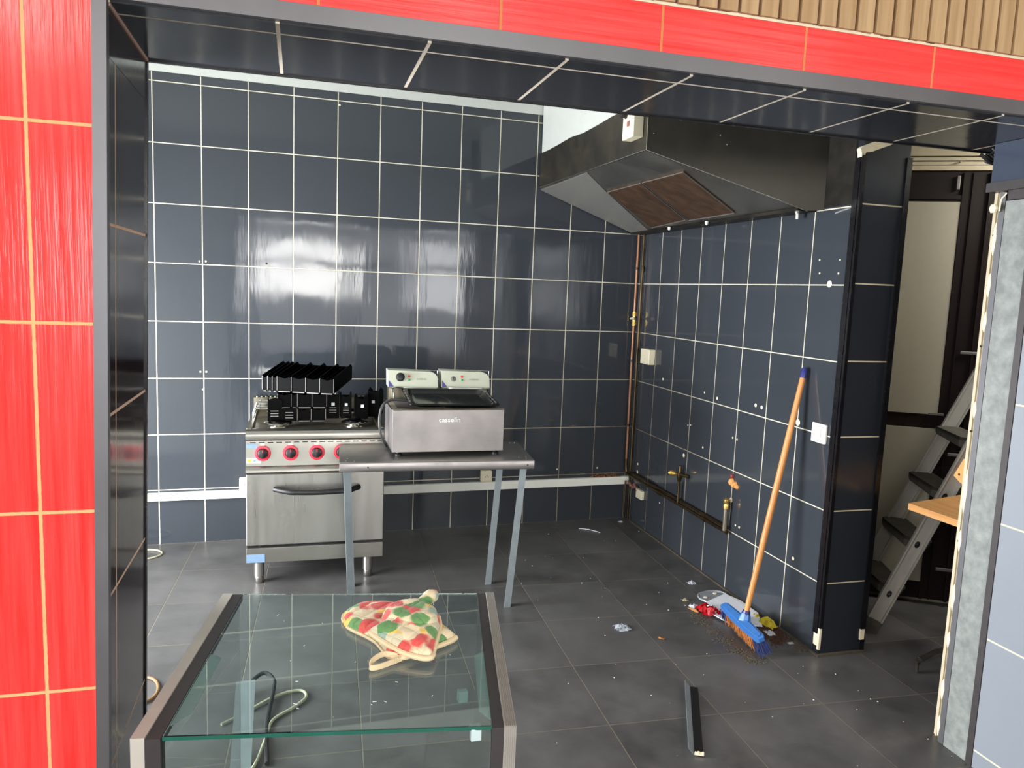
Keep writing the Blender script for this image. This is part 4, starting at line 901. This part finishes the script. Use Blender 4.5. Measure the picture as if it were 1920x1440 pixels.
rl = rail(RN, RF, 1, 0.025, 0.024, 0.0, Zc, 0.030, 'silver_rail', m_alu)
axr = (RF - RN).normalized(); inr = Vector((-axr.y, axr.x, 0))
bm = NB()
for k in range(6):
    q = RN + inr * (0.0022 + 0.0041 * k); q2 = RF + inr * (0.0022 + 0.0041 * k); z_ = Vector((0, 0, Zc + 0.001)); zz_ = Vector((0, 0, Zc))
    beam(bm, q + z_, q2 + z_, 0.0018, 0.002, inr); beam(bm, Vector((q.x, q.y, 0.02)) - axr * 0.001, q + zz_ - axr * 0.001, 0.0018, 0.002, inr)
dp('rib', bm, plain('darker_rib_metal', srgb(150, 146, 140), 0.5, metal=0.2), rl)  # rib metal a little darker than the rail
rail(RN, RF, 1, 0.024, 0.022, 0.0255, Zc - 0.003, 0.024, 'grey_rail', m_darktrim)
# panes: top, front, sides
def inl(p, q, s, d): ax = (q - p).normalized(); return Vector((-ax.y, ax.x, 0)) * s * d
iL = inl(LN, LF, -1, 0.056); iR = inl(RN, RF, 1, 0.050)
g = [LN + iL + Vector((0.002, 0.006, 0)), RN + iR + Vector((0.002, 0.006, 0)), RF + iR * 1.0, LF + iL * 1.0]
bm = NB(); hull8(bm, [p + Vector((0, 0, Zc - 0.010)) for p in g] + [p + Vector((0, 0, Zc - 0.002)) for p in g]); tg = dp('top_glass', bm, m_glass)
bm = NB(); e0, e1 = g[0] + Vector((0, -0.001, Zc - 0.006)), g[1] + Vector((0, -0.001, Zc - 0.006)); beam(bm, e0, e1, 0.0075, 0.0012, (0, 0, 1)); dp('green_edge', bm, m_glasse, tg, label='green polished glass edge')
bm = NB(); fg = [LN + iL + Vector((0.002, 0.012, 0)), RN + iR + Vector((0.002, 0.012, 0))]
bm2 = fg; hull8(bm, [fg[0] + Vector((0, 0, .02)), fg[1] + Vector((0, 0, .02)), fg[1] + Vector((0, .006, .02)), fg[0] + Vector((0, .006, .02)), fg[0] + Vector((0, 0, Zc - .012)), fg[1] + Vector((0, 0, Zc - .012)), fg[1] + Vector((0, .006, Zc - .012)), fg[0] + Vector((0, .006, Zc - .012))]); dp('front_glass', bm, m_glass)
for P, Q, s in ((LN, LF, -1), (RN, RF, 1)):
    i1 = inl(P, Q, s, 0.040); i2 = inl(P, Q, s, 0.046); ax = (Q - P).normalized() * 0.04
    bm = NB(); hull8(bm, [P + i1 + ax + Vector((0, 0, .02)), P + i2 + ax + Vector((0, 0, .02)), Q + i2 + Vector((0, 0, .02)), Q + i1 + Vector((0, 0, .02)), P + i1 + ax + Vector((0, 0, Zc - .03)), P + i2 + ax + Vector((0, 0, Zc - .03)), Q + i2 + Vector((0, 0, Zc - .03)), Q + i1 + Vector((0, 0, Zc - .03))]); dp('side_glass', bm, glass('side_glass_clear', (0.95, 0.98, 0.97, 1)) if s == -1 else MATS['side_glass_clear'])
    bm = NB(); beam(bm, P + i1 + ax + Vector((0, 0, .010)), Q + i1 + Vector((0, 0, .010)), 0.03, 0.02, (1, 0, 0)); dp('base_rail', bm, m_darktrim)
bm = NB(); prism(bm, [(-2.455, -3.025, .686), (-2.430, -3.045, .686), (-2.465, -3.275, .686), (-2.500, -3.318, .686)], (0, 0, 0.003)); dp('frosted_bracket', bm, m_frost)
bm = NB(); prism(bm, [(-1.842, -3.15, .686), (-1.815, -3.135, .686), (-1.868, -3.43, .686), (-1.885, -3.39, .686), (-1.880, -3.36, .686)], (0, 0, 0.003)); dp('frosted_bracket', bm, m_frost)
for (x_, y_, z_) in ((-1.905, -3.452, .680), (-1.90, -3.30, .672)):
    bm = NB(); box(bm, x_ - .012, x_ + .010, y_ - .004, y_ + .014, z_ - .014, z_ + .012, bev=0.002); dp('glass_clip', bm, m_frost, label='small clear-white glass clip')
bm = NB()
random.seed(3)
for k in range(26):
    u, v = random.uniform(.15, .9), random.uniform(.1, .9); p = (g[0] * (1 - u) + g[1] * u) * (1 - v) + (g[3] * (1 - u) + g[2] * u) * v
    a = random.uniform(0, 3.1); L = random.uniform(.001, .005); d = Vector((math.cos(a), math.sin(a), 0)); beam(bm, p - d * L + Vector((0, 0, Zc - .0016)), p + d * L + Vector((0, 0, Zc - .0016)), .0012, .0004, (0, 0, 1))
o = dp('speck', bm, m_paper, tg, label='white dust specks on the glass'); 

# ------------------------------------------------------------------ OVEN MITTS
def inside(p, poly):
    x, y = p; c = False; n = len(poly)
    for i in range(n):
        x1, y1 = poly[i]; x2, y2 = poly[i - 1]
        if (y1 > y) != (y2 > y) and x < (x2 - x1) * (y - y1) / (y2 - y1) + x1: c = not c
    return c
def dist(p, poly):
    b = 9; P = Vector(p)
    for i in range(len(poly)):
        A = Vector(poly[i - 1]); B = Vector(poly[i]); ab = B - A; t_ = max(0, min(1, (P - A).dot(ab) / max(ab.dot(ab), 1e-9))); b = min(b, (P - A - ab * t_).length)
    return b
def smooth_poly(pts, n=5):
    P = [Vector((*p, 0)) for p in pts]; N = len(P); out = []
    for i in range(N):
        p0, p1, p2, p3 = P[i - 1], P[i], P[(i + 1) % N], P[(i + 2) % N]
        for k in range(n):
            t_ = k / n; q = 0.5 * ((2 * p1) + (-p0 + p2) * t_ + (2 * p0 - 5 * p1 + 4 * p2 - p3) * t_ * t_ + (-p0 + 3 * p1 - 3 * p2 + p3) * t_ ** 3); out.append((q.x, q.y))
    return out
def pillow(poly, T, R, cell, lift, quilt=0.0):
    """closed puffy mesh over a 2D outline; lift(x, y) gives the height of its underside"""
    bm = NB(); xs = [p[0] for p in poly]; ys = [p[1] for p in poly]; x0, x1, y0, y1 = min(xs), max(xs), min(ys), max(ys)
    nx, ny = int((x1 - x0) / cell) + 2, int((y1 - y0) / cell) + 2; top = {}; bot = {}
    def near(p):
        P = Vector(p); best = None; bd = 9
        for i in range(len(poly)):
            A = Vector(poly[i - 1]); B = Vector(poly[i]); ab = B - A; t_ = max(0, min(1, (P - A).dot(ab) / max(ab.dot(ab), 1e-9))); q = A + ab * t_; d_ = (P - q).length
            if d_ < bd: bd = d_; best = q
        return best
    for i in range(nx + 1):
        for j in range(ny + 1):
            p = (x0 - cell / 2 + i * cell, y0 - cell / 2 + j * cell); ins = inside(p, poly); d = dist(p, poly)
            if not ins and d > cell * 0.75: continue
            if not ins or d < cell * 0.35: q = near(p); p = (q.x, q.y); d = 0
            s = min(d / R, 1); h = T * math.sqrt(max(0, 1 - (1 - s) ** 2))
            if quilt: h -= quilt * max(0, 1 - min(abs(((p[0] + p[1]) * 18) % 1 - .5), abs(((p[0] - p[1]) * 18) % 1 - .5)) / .12) * min(1, s * 2)
            L = lift(*p); top[i, j] = bm.verts.new((p[0], p[1], L + 0.004 + h)); bot[i, j] = bm.verts.new((p[0], p[1], L + 0.0005)) 
    for i in range(nx):
        for j in range(ny):
            ks = [(i, j), (i + 1, j), (i + 1, j + 1), (i, j + 1)]
            if all(k in top for k in ks):
                try: bm.faces.new([top[k] for k in ks]); bm.faces.new([bot[k] for k in ks][::-1])
                except ValueError: pass
    be = [e for e in bm.edges if len(e.link_faces) == 1]
    try: bmesh.ops.bridge_loops(bm, edges=be)
    except Exception: pass
    return bm
ZG = Zc - 0.0015
# lower mitt: closed tip to the left, thumb folded under, cuff to the lower right
m1 = smooth_poly([(-2.142, -2.925), (-2.135, -2.875), (-2.09, -2.835), (-2.04, -2.835), (-1.98, -2.86), (-1.92, -2.93), (-1.885, -3.03), (-1.872, -3.075), (-1.905, -3.10), (-1.96, -3.125), (-2.01, -3.150), (-2.045, -3.148), (-2.06, -3.10), (-2.075, -3.05), (-2.105, -3.005), (-2.13, -2.97)])
t = thing('oven_mitt', 'floral quilted oven mitt lying flat on the glass with its hanging loop', 'oven mitt', (-2.01, -2.98, ZG))
MO = Matrix.Translation((2.01, 2.98, -ZG))
def mp(name, bm, mat, par, M, smooth=True): bmesh.ops.transform(bm, matrix=M, verts=bm.verts); return obj(name, bm, mat, par, None, smooth)
mp('mitt_body', pillow(m1, 0.024, 0.035, 0.006, lambda x, y: ZG, 0.0025), m_floral, t, MO)
bm = NB(); cuff = [(-1.872, -3.076), (-1.905, -3.103), (-1.96, -3.130), (-2.01, -3.154), (-2.045, -3.150)]
tube(bm, spline([(x_, y_, ZG + .009) for x_, y_ in cuff], 5), 0.0065, 8); tube(bm, spline([(x_, y_, ZG + .006) for x_, y_ in m1[::4]], 2), 0.0045, 6, closed=False); mp('binding', bm, m_binding, t, MO)
bm = NB(); lp = spline([(-2.03, -3.150, ZG + .012), (-2.06, -3.150, ZG + .020), (-2.088, -3.168, ZG + .016), (-2.096, -3.186, ZG + .009), (-2.080, -3.186, ZG + .007), (-2.05, -3.172, ZG + .007), (-2.02, -3.158, ZG + .009)], 6)
for a, b in zip(lp, lp[1:]): beam(bm, a, b + (b - a) * .3, 0.013, 0.003, (0, 0, 1))
mp('hanging_loop', bm, m_binding, t, MO)
# upper mitt, folded over the lower one, thumb poking out at the back right
m2 = smooth_poly([(-2.050,-3.00),(-2.045,-2.965),(-2.01,-2.935),(-1.965,-2.928),(-1.93,-2.945),(-1.915,-2.975),(-1.905,-3.02),(-1.915,-3.07),(-1.93,-3.12),(-1.945,-3.165),(-1.955,-3.182),(-1.98,-3.176),(-2.02,-3.145),(-2.06,-3.10),(-2.088,-3.062),(-2.07,-3.045),(-2.055,-3.02)])
t = thing('oven_mitt', 'floral quilted oven mitt folded on top of the other mitt, cuff toward the viewer', 'oven mitt', (-1.98, -3.0, ZG + .03))
MO2 = Matrix.Translation((1.98, 3.0, -ZG - .03))
def lift2(x, y):
    base = 0.0285 if y > -3.07 else 0.0285 - 0.018 * min(1, (-3.07 - y) / 0.09)
    return ZG + base
mp('mitt_body', pillow(m2, 0.026, 0.040, 0.005, lift2, 0.003), m_floral, t, MO2)
fold = smooth_poly([(-2.046, -3.005), (-2.032, -2.962), (-1.99, -2.936), (-1.945, -2.940), (-1.918, -2.972), (-1.910, -3.02), (-1.925, -3.068), (-1.965, -3.085), (-2.005, -3.068), (-2.038, -3.038)])
mp('folded_tip', pillow(fold, 0.022, 0.032, 0.005, lambda x, y: ZG + 0.044, 0.003), m_floral, t, MO2)
bm = NB(); tube(bm, spline([(-1.950, -2.962, ZG + .050), (-1.925, -2.935, ZG + .056), (-1.908, -2.918, ZG + .056), (-1.900, -2.910, ZG + .052)], 5), [0.016] * 6 + [0.0185] * 4 + [0.017] * 3 + [0.014, 0.010, 0.005], 12); mp('mitt_thumb', bm, m_floral, t, MO2)
bm = NB(); cu = [(-1.946, -3.166), (-1.956, -3.184), (-1.98, -3.178), (-2.02, -3.147), (-2.06, -3.102), (-2.086, -3.062)]
tube(bm, spline([(x_, y_, lift2(x_, y_) + .006) for x_, y_ in cu], 5), 0.0068, 8); tube(bm, spline([(-1.945, -3.165, lift2(0, -3.165) + .006), (-1.926, -3.11, lift2(0, -3.1) + .006), (-1.908, -3.05, ZG + .030), (-1.903, -3.0, ZG + .032)], 5), 0.005, 8); mp('binding', bm, m_binding, t, MO2)

# ------------------------------------------------------------------ BROOM
t = thing('broom', 'blue push broom with wooden handle leaning against the right wall', 'broom', (-0.27, -1.89, 0)); TBm = Matrix.Translation((0.27, 1.89, 0))
def bp(name, bm, mat, par=None, smooth=False, label=None):
    bmesh.ops.transform(bm, matrix=TBm, verts=bm.verts); return obj(name, bm, mat, par or t, None, smooth, label=label)
h0, h1 = Vector((-0.247, -1.905, 0.118)), Vector((-0.022, -1.878, 1.262)); hd = (h1 - h0).normalized()
bm = NB(); tube(bm, [h0, h0 + (h1 - h0) * .3, h0 + (h1 - h0) * .7, h1], [0.0125, 0.0145, 0.0145, 0.0125], 14); bp('handle', bm, m_handle, None, True)
bm = NB(); tube(bm, [h1 - hd * .030, h1 + hd * .012, h1 + hd * .018], [0.0148, 0.0148, 0.010], 14); bp('end_cap', bm, m_navyp, None, True, 'dark blue end cap')
bd = Vector((-0.02, -0.40, -0.015)).normalized(); bs = Vector((-0.93, 0.0, -0.36)); bs = (bs - bd * bs.dot(bd)).normalized(); bu = bd.cross(bs); bu = bu if bu.z > 0 else -bu
bc = Vector((-0.262, -1.905, 0.082))
def bb(a, s, u): return bc + bd * a + bs * s + bu * u
bm = NB()
out = [(-.175, -.013), (-.16, -.022), (-.05, -.027), (.05, -.027), (.16, -.022), (.175, -.013), (.175, .013), (.16, .022), (.05, .027), (-.05, .027), (-.16, .022), (-.175, .013)]
prism(bm, [bb(a, s, 0) for a, s in out], bu * 0.018); prism(bm, [bb(a * .9, s * .6, .018) for a, s in out], bu * 0.006); hdb = bp('head_block', bm, m_blue)
bm = NB(); tube(bm, [h0 - hd * .040, h0 - hd * .018, h0 + hd * .012], [0.034, 0.029, 0.021], 8); bp('socket', bm, m_blue, hdb); bm = NB(); tube(bm, [h0 + hd * .008, h0 + hd * .026], [0.021, 0.017], 14); bp('socket_collar', bm, m_navyp, hdb)
random.seed(5); bo = NB(); bl = NB()
for k in range(1300):
    a = random.uniform(-.17, .17); s = random.uniform(-.021, .021); B = bl if abs(a) > .115 else bo
    p = bb(a, s, 0); e = p - bu * random.uniform(.05, .068) + bd * (a * .12 + random.uniform(-.008, .008)) + bs * (s * .35 + random.uniform(-.006, .006)); e.z = max(e.z, .003)
    m_ = (p + e) / 2 + bs * random.uniform(-.003, .003); tube(B, [p, m_, e], [.0011, .0011, .0007], 4, False)
bp('orange_bristles', bo, m_brist, None, False, 'orange-brown bristles in the middle')['kind'] = 'stuff'
bp('blue_bristles', bl, m_bristb, None, False, 'blue bristles at both ends')['kind'] = 'stuff'

# ------------------------------------------------------------------ RUBBISH BY THE BROOM
bm = NB(); out = smooth_poly([(-.215, -1.455), (-.15, -1.405), (-.06, -1.43), (-.02, -1.50), (-.02, -1.60), (-.10, -1.78), (-.19, -1.76), (-.21, -1.62)], 4)
bm.free(); t = thing('dustpan', 'translucent white scoop lying behind the red wrapper by the broom', 'dustpan', (-0.12, -1.6, 0))
bm = NB(); prism(bm, [(x_ + .12, y_ + 1.6, 0.012 + 0.10 * max(0, (y_ + 1.46)) ) for x_, y_ in [(-.205, -1.50), (-.06, -1.43), (-.022, -1.52), (-.022, -1.68), (-.09, -1.82), (-.23, -1.77), (-.27, -1.62)]], (0, 0, 0.004)); obj('scoop', bm, m_paper, t)
bm = NB(); hp = smooth_poly([(-.205, -1.50), (-.220, -1.45), (-.195, -1.395), (-.12, -1.365), (-.06, -1.375), (-.045, -1.43)], 4)
tube(bm, spline([(x_ + .12, y_ + 1.6, .012) for x_, y_ in [(-.205, -1.50), (-.222, -1.45), (-.195, -1.395), (-.12, -1.37), (-.065, -1.385), (-.05, -1.43)]], 5), .005, 8)
prism(bm, [(x_ + .12, y_ + 1.6, .008) for x_, y_ in [(-.205, -1.50), (-.218, -1.45), (-.192, -1.40), (-.12, -1.375), (-.07, -1.39), (-.055, -1.43)]], (0, 0, .003)); obj('clear_handle', bm, m_film, t)
for x_, y_ in ((-.185, -1.445), (-.105, -1.405)):
    bm = NB(); lathe(bm, (x_ + .12, y_ + 1.6, .012), (0, 0, 1), [(0, .011), (.003, .010)], 12); obj('rivet', bm, m_plug, t)
def crumple(name, label, cat, x, y, sx, sy, h, mat, seed=0, rz=0.0, n=7, z0=0.001):
    random.seed(seed); bm = NB(); g_ = {}
    for i in range(n + 1):
        for j in range(n + 1):
            u, v = i / n - .5, j / n - .5; e = (1 - (2 * abs(u)) ** 3) * (1 - (2 * abs(v)) ** 3)
            g_[i, j] = bm.verts.new((u * sx * random.uniform(.85, 1.1), v * sy * random.uniform(.85, 1.1), z0 + random.uniform(.2, 1) * h * (0.35 + .65 * e)))
    for i in range(n):
        for j in range(n): bm.faces.new([g_[i, j], g_[i + 1, j], g_[i + 1, j + 1], g_[i, j + 1]])
    r = bmesh.ops.solidify(bm, geom=bm.faces[:], thickness=.0012)
    o = obj(name, bm, mat); o.location = (x, y, 0); o.rotation_euler = (0, 0, rz); tag(o, label, cat); return o
o = crumple('red_wrapper', 'crumpled bright red wrapper with white lettering left of the broom', 'wrapper', -.255, -1.60, .095, .12, .055, m_redp, 1)
bm = NB(); tube(bm, spline([(-.022, -.018, .046), (-.014, -.022, .050), (-.008, -.018, .048), (0, -.024, .050), (.008, -.018, .048), (.018, -.020, .046)], 4), .0028, 5)
obj('white_lettering', bm, m_paper, o)
crumple('torn_paper', 'white paper scrap with orange edge left of the red wrapper', 'paper', -.295, -1.53, .05, .05, .02, m_paper, 2)
crumple('orange_scrap', 'thin orange-brown scrap beside the red wrapper', 'scrap', -.318, -1.565, .018, .07, .015, m_ply, 3, .4, 3)
crumple('paper_scrap', 'white crumpled paper scrap alone on the floor near the right wall', 'paper', -.150, -1.235, .045, .038, .022, m_paper, 4)
crumple('cream_crumb', 'cream crumb on the floor left of the dustpan', 'crumb', -.303, -1.44, .032, .030, .022, m_plug, 5, 0, 4)
crumple('yellow_card', 'larger yellow card piece standing against the right wall behind the broom', 'card', -.045, -1.80, .06, .10, .05, m_yellow, 6, .3, 5)
crumple('yellow_card', 'smaller yellow card piece nearest the dustpan', 'card', -.052, -1.70, .045, .06, .035, m_yellow, 16, -.3, 4)
crumple('white_tissue', 'white tissue between the broom handle and the yellow card', 'tissue', -.095, -1.745, .07, .07, .03, m_paper, 7)
crumple('white_tissue', 'white tissue at the near end of the rubbish heap behind the broom', 'tissue', -.085, -1.875, .04, .055, .02, m_paper, 8)
crumple('white_chip', 'small white chip on the floor at the near end of the rubbish', 'chip', -.048, -1.985, .03, .022, .010, m_paper, 9, 0, 3)
crumple('orange_stub', 'short orange stub lying on a floor tile in the middle', 'stub', -.628, -1.822, .022, .032, .012, m_ply, 10, .8, 3)
crumple('plastic_film', 'clear crumpled plastic film on the middle of the floor', 'plastic film', -.768, -1.685, .075, .07, .02, m_film, 11)
crumple('white_chip', 'white chip beside the skirting right of the pipes in the corner', 'chip', -.085, -.105, .035, .03, .012, m_paper, 12, 0, 3)
crumple('brown_strip', 'thin light brown strip on the floor near the back wall', 'strip', -.58, -.165, .15, .014, .004, plain('dull_tan', srgb(104, 96, 76), .7), 13, 0, 3)
random.seed(21); bm = NB()
tube(bm, [(-.43, -.205, .004), (-.37, -.24, .005), (-.375, -.232, .005), (-.32, -.31, .004)], .0025, 5)
o = obj('white_straw', bm, m_paper); tag(o, 'thin bent white straw on the floor near the back corner', 'straw')
def debris(name, label, mat, pts, n, spread, size, seed):
    random.seed(seed); bm = NB()
    for k in range(n):
        x_, y_ = random.choice(pts); x_ += random.gauss(0, spread); y_ += random.gauss(0, spread)
        if x_ > -.012: x_ = -.014 - random.random() * .02
        s = size * random.uniform(.3, 1); a = random.uniform(0, 3.1); vs = box(bm, -s, s, -s * .5, s * .5, 0, s * .6); bmesh.ops.transform(bm, matrix=Matrix.Translation((x_, y_, 0.0005)) @ Matrix.Rotation(a, 4, 'Z'), verts=vs)
    o = obj(name, bm, mat); tag(o, label, 'debris', None, 'stuff'); return o
debris('brown_debris', 'heap of brown dirt and crumbs between the broom and the right wall', m_dirt, [(-.10, -1.80), (-.12, -1.86), (-.08, -1.92), (-.15, -1.74), (-.06, -1.84)], 900, .030, .008, 31)
debris('floor_dust', 'grey dust and fluff along the broom bristles', m_dust, [(-.335, -1.62), (-.34, -1.70), (-.345, -1.80), (-.345, -1.90), (-.345, -2.0), (-.335, -2.08), (-.03, -1.98), (-.03, -2.04), (-.30, -2.1)], 1300, .018, .004, 32)
debris('white_crumbs', 'scattered tiny white crumbs on the dark floor tiles', m_paper, [(-.25, -1.95), (-.9, -.9), (-1.1, -2.2), (-.6, -2.4), (-.3, -1.5), (-.4, -2.3), (0.1, -2.6), (-.8, -1.3), (-.4, -.4)], 60, .22, .0030, 33)

# dropped L-profile on the floor
t = thing('metal_angle_strip', 'narrow black and silver metal angle strip lying on the near floor', 'metal strip')
a0, a1 = Vector((-.712, -2.245, 0)), Vector((-.928, -2.672, 0)); ax = (a1 - a0).normalized(); sd = Vector((ax.y, -ax.x, 0))
if sd.x > 0: sd = -sd
bm = NB(); zt = Vector((0, 0, 1))
prism(bm, [a0 + zt * .001, a0 + zt * .026 + sd * .022, a0 + zt * .027 + sd * .0205, a0 + zt * .001 - sd * .0015], a1 - a0); obj('silver_flange', bm, m_galv, t)
bm = NB(); prism(bm, [a0 - sd * .0016 + zt * .0012, a0 - sd * .032 + zt * .0012, a0 - sd * .032 + zt * .0027, a0 - sd * .0016 + zt * .0027], a1 - a0); obj('black_flange', bm, m_rubber, t)
bm = NB()
for k in range(6): lathe(bm, a1 - ax * .004 - sd * (.004 + .005 * k) + zt * .004, (0, 0, 1), [(0, .005), (.004 + .004 * (k % 3), .004), (.011, .002)], 6)
obj('glue_residue', bm, m_plug, t)
# small black metal bracket in the corridor
bm = NB(); 
for p_, q_ in zip([(.335, -2.335, .002), (.338, -2.330, .045), (.36, -2.322, .052), (.50, -2.262, .044)], [(.338, -2.330, .048), (.362, -2.320, .053), (.50, -2.262, .044), (.66, -2.205, .020)]): beam(bm, p_, q_, .022, .006, (0.37, 0.93, 0.3))
o = obj('black_metal_bar', bm, plain('scratched_black_metal', srgb(70, 66, 60), .4, metal=.6, var=.5, nscale=60), smooth=True); tag(o, 'scratched bent black metal bar on the corridor floor', 'metal bar')

# ------------------------------------------------------------------ CABLES ON THE FLOOR
bm = NB(); tube(bm, spline([(-3.35, -.30, .006), (-3.15, -.215, .006), (-3.05, -.22, .006), (-3.005, -.29, .006), (-3.06, -.36, .006), (-3.2, -.39, .006), (-3.4, -.5, .006)], 8), .005, 8)
o = obj('white_cable_loop', bm, m_cableg, smooth=True); tag(o, 'white cable loop on the floor by the left end of the back wall', 'cable')
bm = NB(); tube(bm, spline([(-3.05, -1.72, .006), (-2.86, -1.74, .007), (-2.785, -1.80, .007), (-2.78, -1.92, .007), (-2.90, -2.0, .006)], 8), .006, 8)
o = obj('brown_cable_loop', bm, plain('brown_cable', srgb(120, 88, 50), .45), smooth=True); tag(o, 'brown cable loop on the floor beside the left jamb', 'cable')
bm = NB(); tube(bm, spline([(-2.52, -2.16, .006), (-2.43, -2.09, .007), (-2.35, -2.02, .009), (-2.28, -1.985, .009), (-2.235, -1.99, .008), (-2.225, -2.04, .008), (-2.27, -2.10, .007), (-2.34, -2.17, .007), (-2.36, -2.27, .008), (-2.39, -2.42, .008), (-2.44, -2.52, .006)], 8), .0055, 8)
o = obj('grey_cable', bm, m_cableg, smooth=True); tag(o, 'pale grey cable curving over the floor under the display glass', 'cable')
bm = NB(); tube(bm, spline([(-2.47, -2.02, .008), (-2.44, -1.95, .03), (-2.385, -1.90, .05), (-2.345, -1.94, .04), (-2.345, -2.0, .02), (-2.36, -2.2, .008), (-2.35, -2.42, .008)], 8), .008, 8)
o = obj('black_cable', bm, m_rubber, smooth=True); tag(o, 'black cable bent in a hoop on the floor under the display glass', 'cable')
bm = NB(); hull8(bm, [(-2.47, -2.43, 0.001), (-2.40, -2.43, 0.001), (-2.40, -2.425, 0.001), (-2.47, -2.425, 0.001), (-2.47, -2.16, .16), (-2.40, -2.16, .16), (-2.40, -2.155, .16), (-2.47, -2.155, .16)])
o = obj('metal_plate', bm, m_galv); tag(o, 'pale metal plate leaning on the floor behind the display case', 'plate')

# ------------------------------------------------------------------ LADDER, SHELF
t = thing('step_ladder', 'scuffed aluminium step ladder with dark treads leaning in the corridor', 'step ladder', (0.5, -1.9, 0)); TL = Matrix.Translation((-0.5, 1.9, 0))
def lp_(name, bm, mat, par=None, smooth=False, label=None):
    bmesh.ops.transform(bm, matrix=TL, verts=bm.verts); return obj(name, bm, mat, par or t, None, smooth, label=label)
ON, OF = 0.475, 0.115
sn = lambda z: -0.228 + 0.381 * z
sf = lambda z: -0.272 + 0.408 * z
def LP(s_, o_, z_): return P0 + dd * s_ + dn * o_ + Vector((0, 0, z_))
for oo, fs, zt_ in ((ON, sn, 1.16), (OF, sf, 1.285)):
    bm = NB(); beam(bm, LP(fs(0.0), oo, 0.0), LP(fs(zt_), oo, zt_), 0.062, 0.006, dd)
    for q in (-1, 1): beam(bm, LP(fs(0.0) + q * .033, oo + .006, 0.0), LP(fs(zt_) + q * .033, oo + .006, zt_), 0.008, 0.022, dd)
    rr = lp_('side_rail', bm, m_alu)
    if oo == ON:
        for z_ in (.205, .462, .705, .95):
            ax = Vector((dd.x * .381, dd.y * .381, 1)).normalized(); c = LP(fs(z_), oo + .004, z_); a_ = ax * .017; sd_ = (dd - ax * dd.dot(ax)).normalized(); b_ = sd_ * .010
            bm = NB(); prism(bm, [c + a_ * math.cos(q) + b_ * math.sin(q) for q in [2 * math.pi * i / 14 for i in range(14)]], dn * .004); k_ = lp_('slot', bm, m_rubber, rr)
            bm = NB(); lathe(bm, c + dn * .0042, dn, [(0, .006), (.003, .004)], 8); lp_('bolt', bm, m_chrome, rr)
bm = NB(); beam(bm, LP(sf(1.282), OF, 1.282), LP(sf(1.34), OF, 1.34), 0.070, 0.030, dd); lp_('end_cap', bm, m_rubber)
bm = NB(); beam(bm, LP(sn(0.0) - .004, ON, 0.0), LP(sn(.07), ON, .07), 0.076, 0.034, dd); lp_('foot', bm, m_tread)
for z_ in (.250, .490, .740, .986):
    a_, b_ = sf(z_), sn(z_); bm = NB(); zz_ = Vector((0, 0, 1))
    top_ = [LP(a_ - .045, OF + .004, z_), LP(a_ - .068, OF + .03, z_), LP(a_ - .070, OF + .06, z_), LP(b_ - .062, ON - .03, z_), LP(b_ - .040, ON - .005, z_), LP(b_ + .052, ON - .005, z_), LP(a_ + .050, OF + .004, z_)]
    prism(bm, top_, (0, 0, -.014))
    for i in range(4):                                     # front skirt, deeper toward the near rail
        h0_, h1_ = .014 + .010 * i, .014 + .010 * (i + 1); p_, q_ = top_[i], top_[i + 1]
        hull8(bm, [p_ - zz_ * h0_, q_ - zz_ * h1_, q_ - zz_ * h1_ + dd * .006, p_ - zz_ * h0_ + dd * .006, p_, q_, q_ + dd * .006, p_ + dd * .006])
    prism(bm, [LP(b_ - .045, ON - .008, z_ - .013), LP(b_ + .05, ON - .008, z_ - .013), LP(b_ + .02, ON - .008, z_ - .075)], -dn * .003)
    lp_('tread', bm, m_tread)
# wooden shelf board and bracket beside the post
bm = NB(); prism(bm, [(.268, -2.262, .715), (.72, -2.16, .715), (.75, -2.36, .715), (.279, -2.55, .715)][::1], (0, 0, .025))
bm.free(); bm = NB(); prism(bm, [(.268, -2.262, .712), (.279, -2.555, .712), (.70, -2.70, .712), (.80, -2.14, .712)], (0, 0, .028))
o = obj('wooden_shelf', bm, m_shelf); tag(o, 'orange wooden shelf board jutting out behind the doorway post', 'shelf')
bm = NB(); prism(bm, [(.15, -2.585, .945), (.15, -2.622, 1.018), (.15, -2.665, 1.02), (.15, -2.69, .98), (.15, -2.69, .90), (.15, -2.648, .918), (.15, -2.618, .925)], (.018, 0, 0))
for y_, z_ in ((-2.61, .955), (-2.635, 1.0), (-2.64, .93)): lathe(bm, (.1495, y_, z_), (-1, 0, 0), [(0, .005), (.001, .005)], 8, 1)
o = obj('plywood_bracket', bm, [m_ply, m_dirt]); tag(o, 'pale orange plywood piece with screw holes behind the ladder rail', 'bracket')
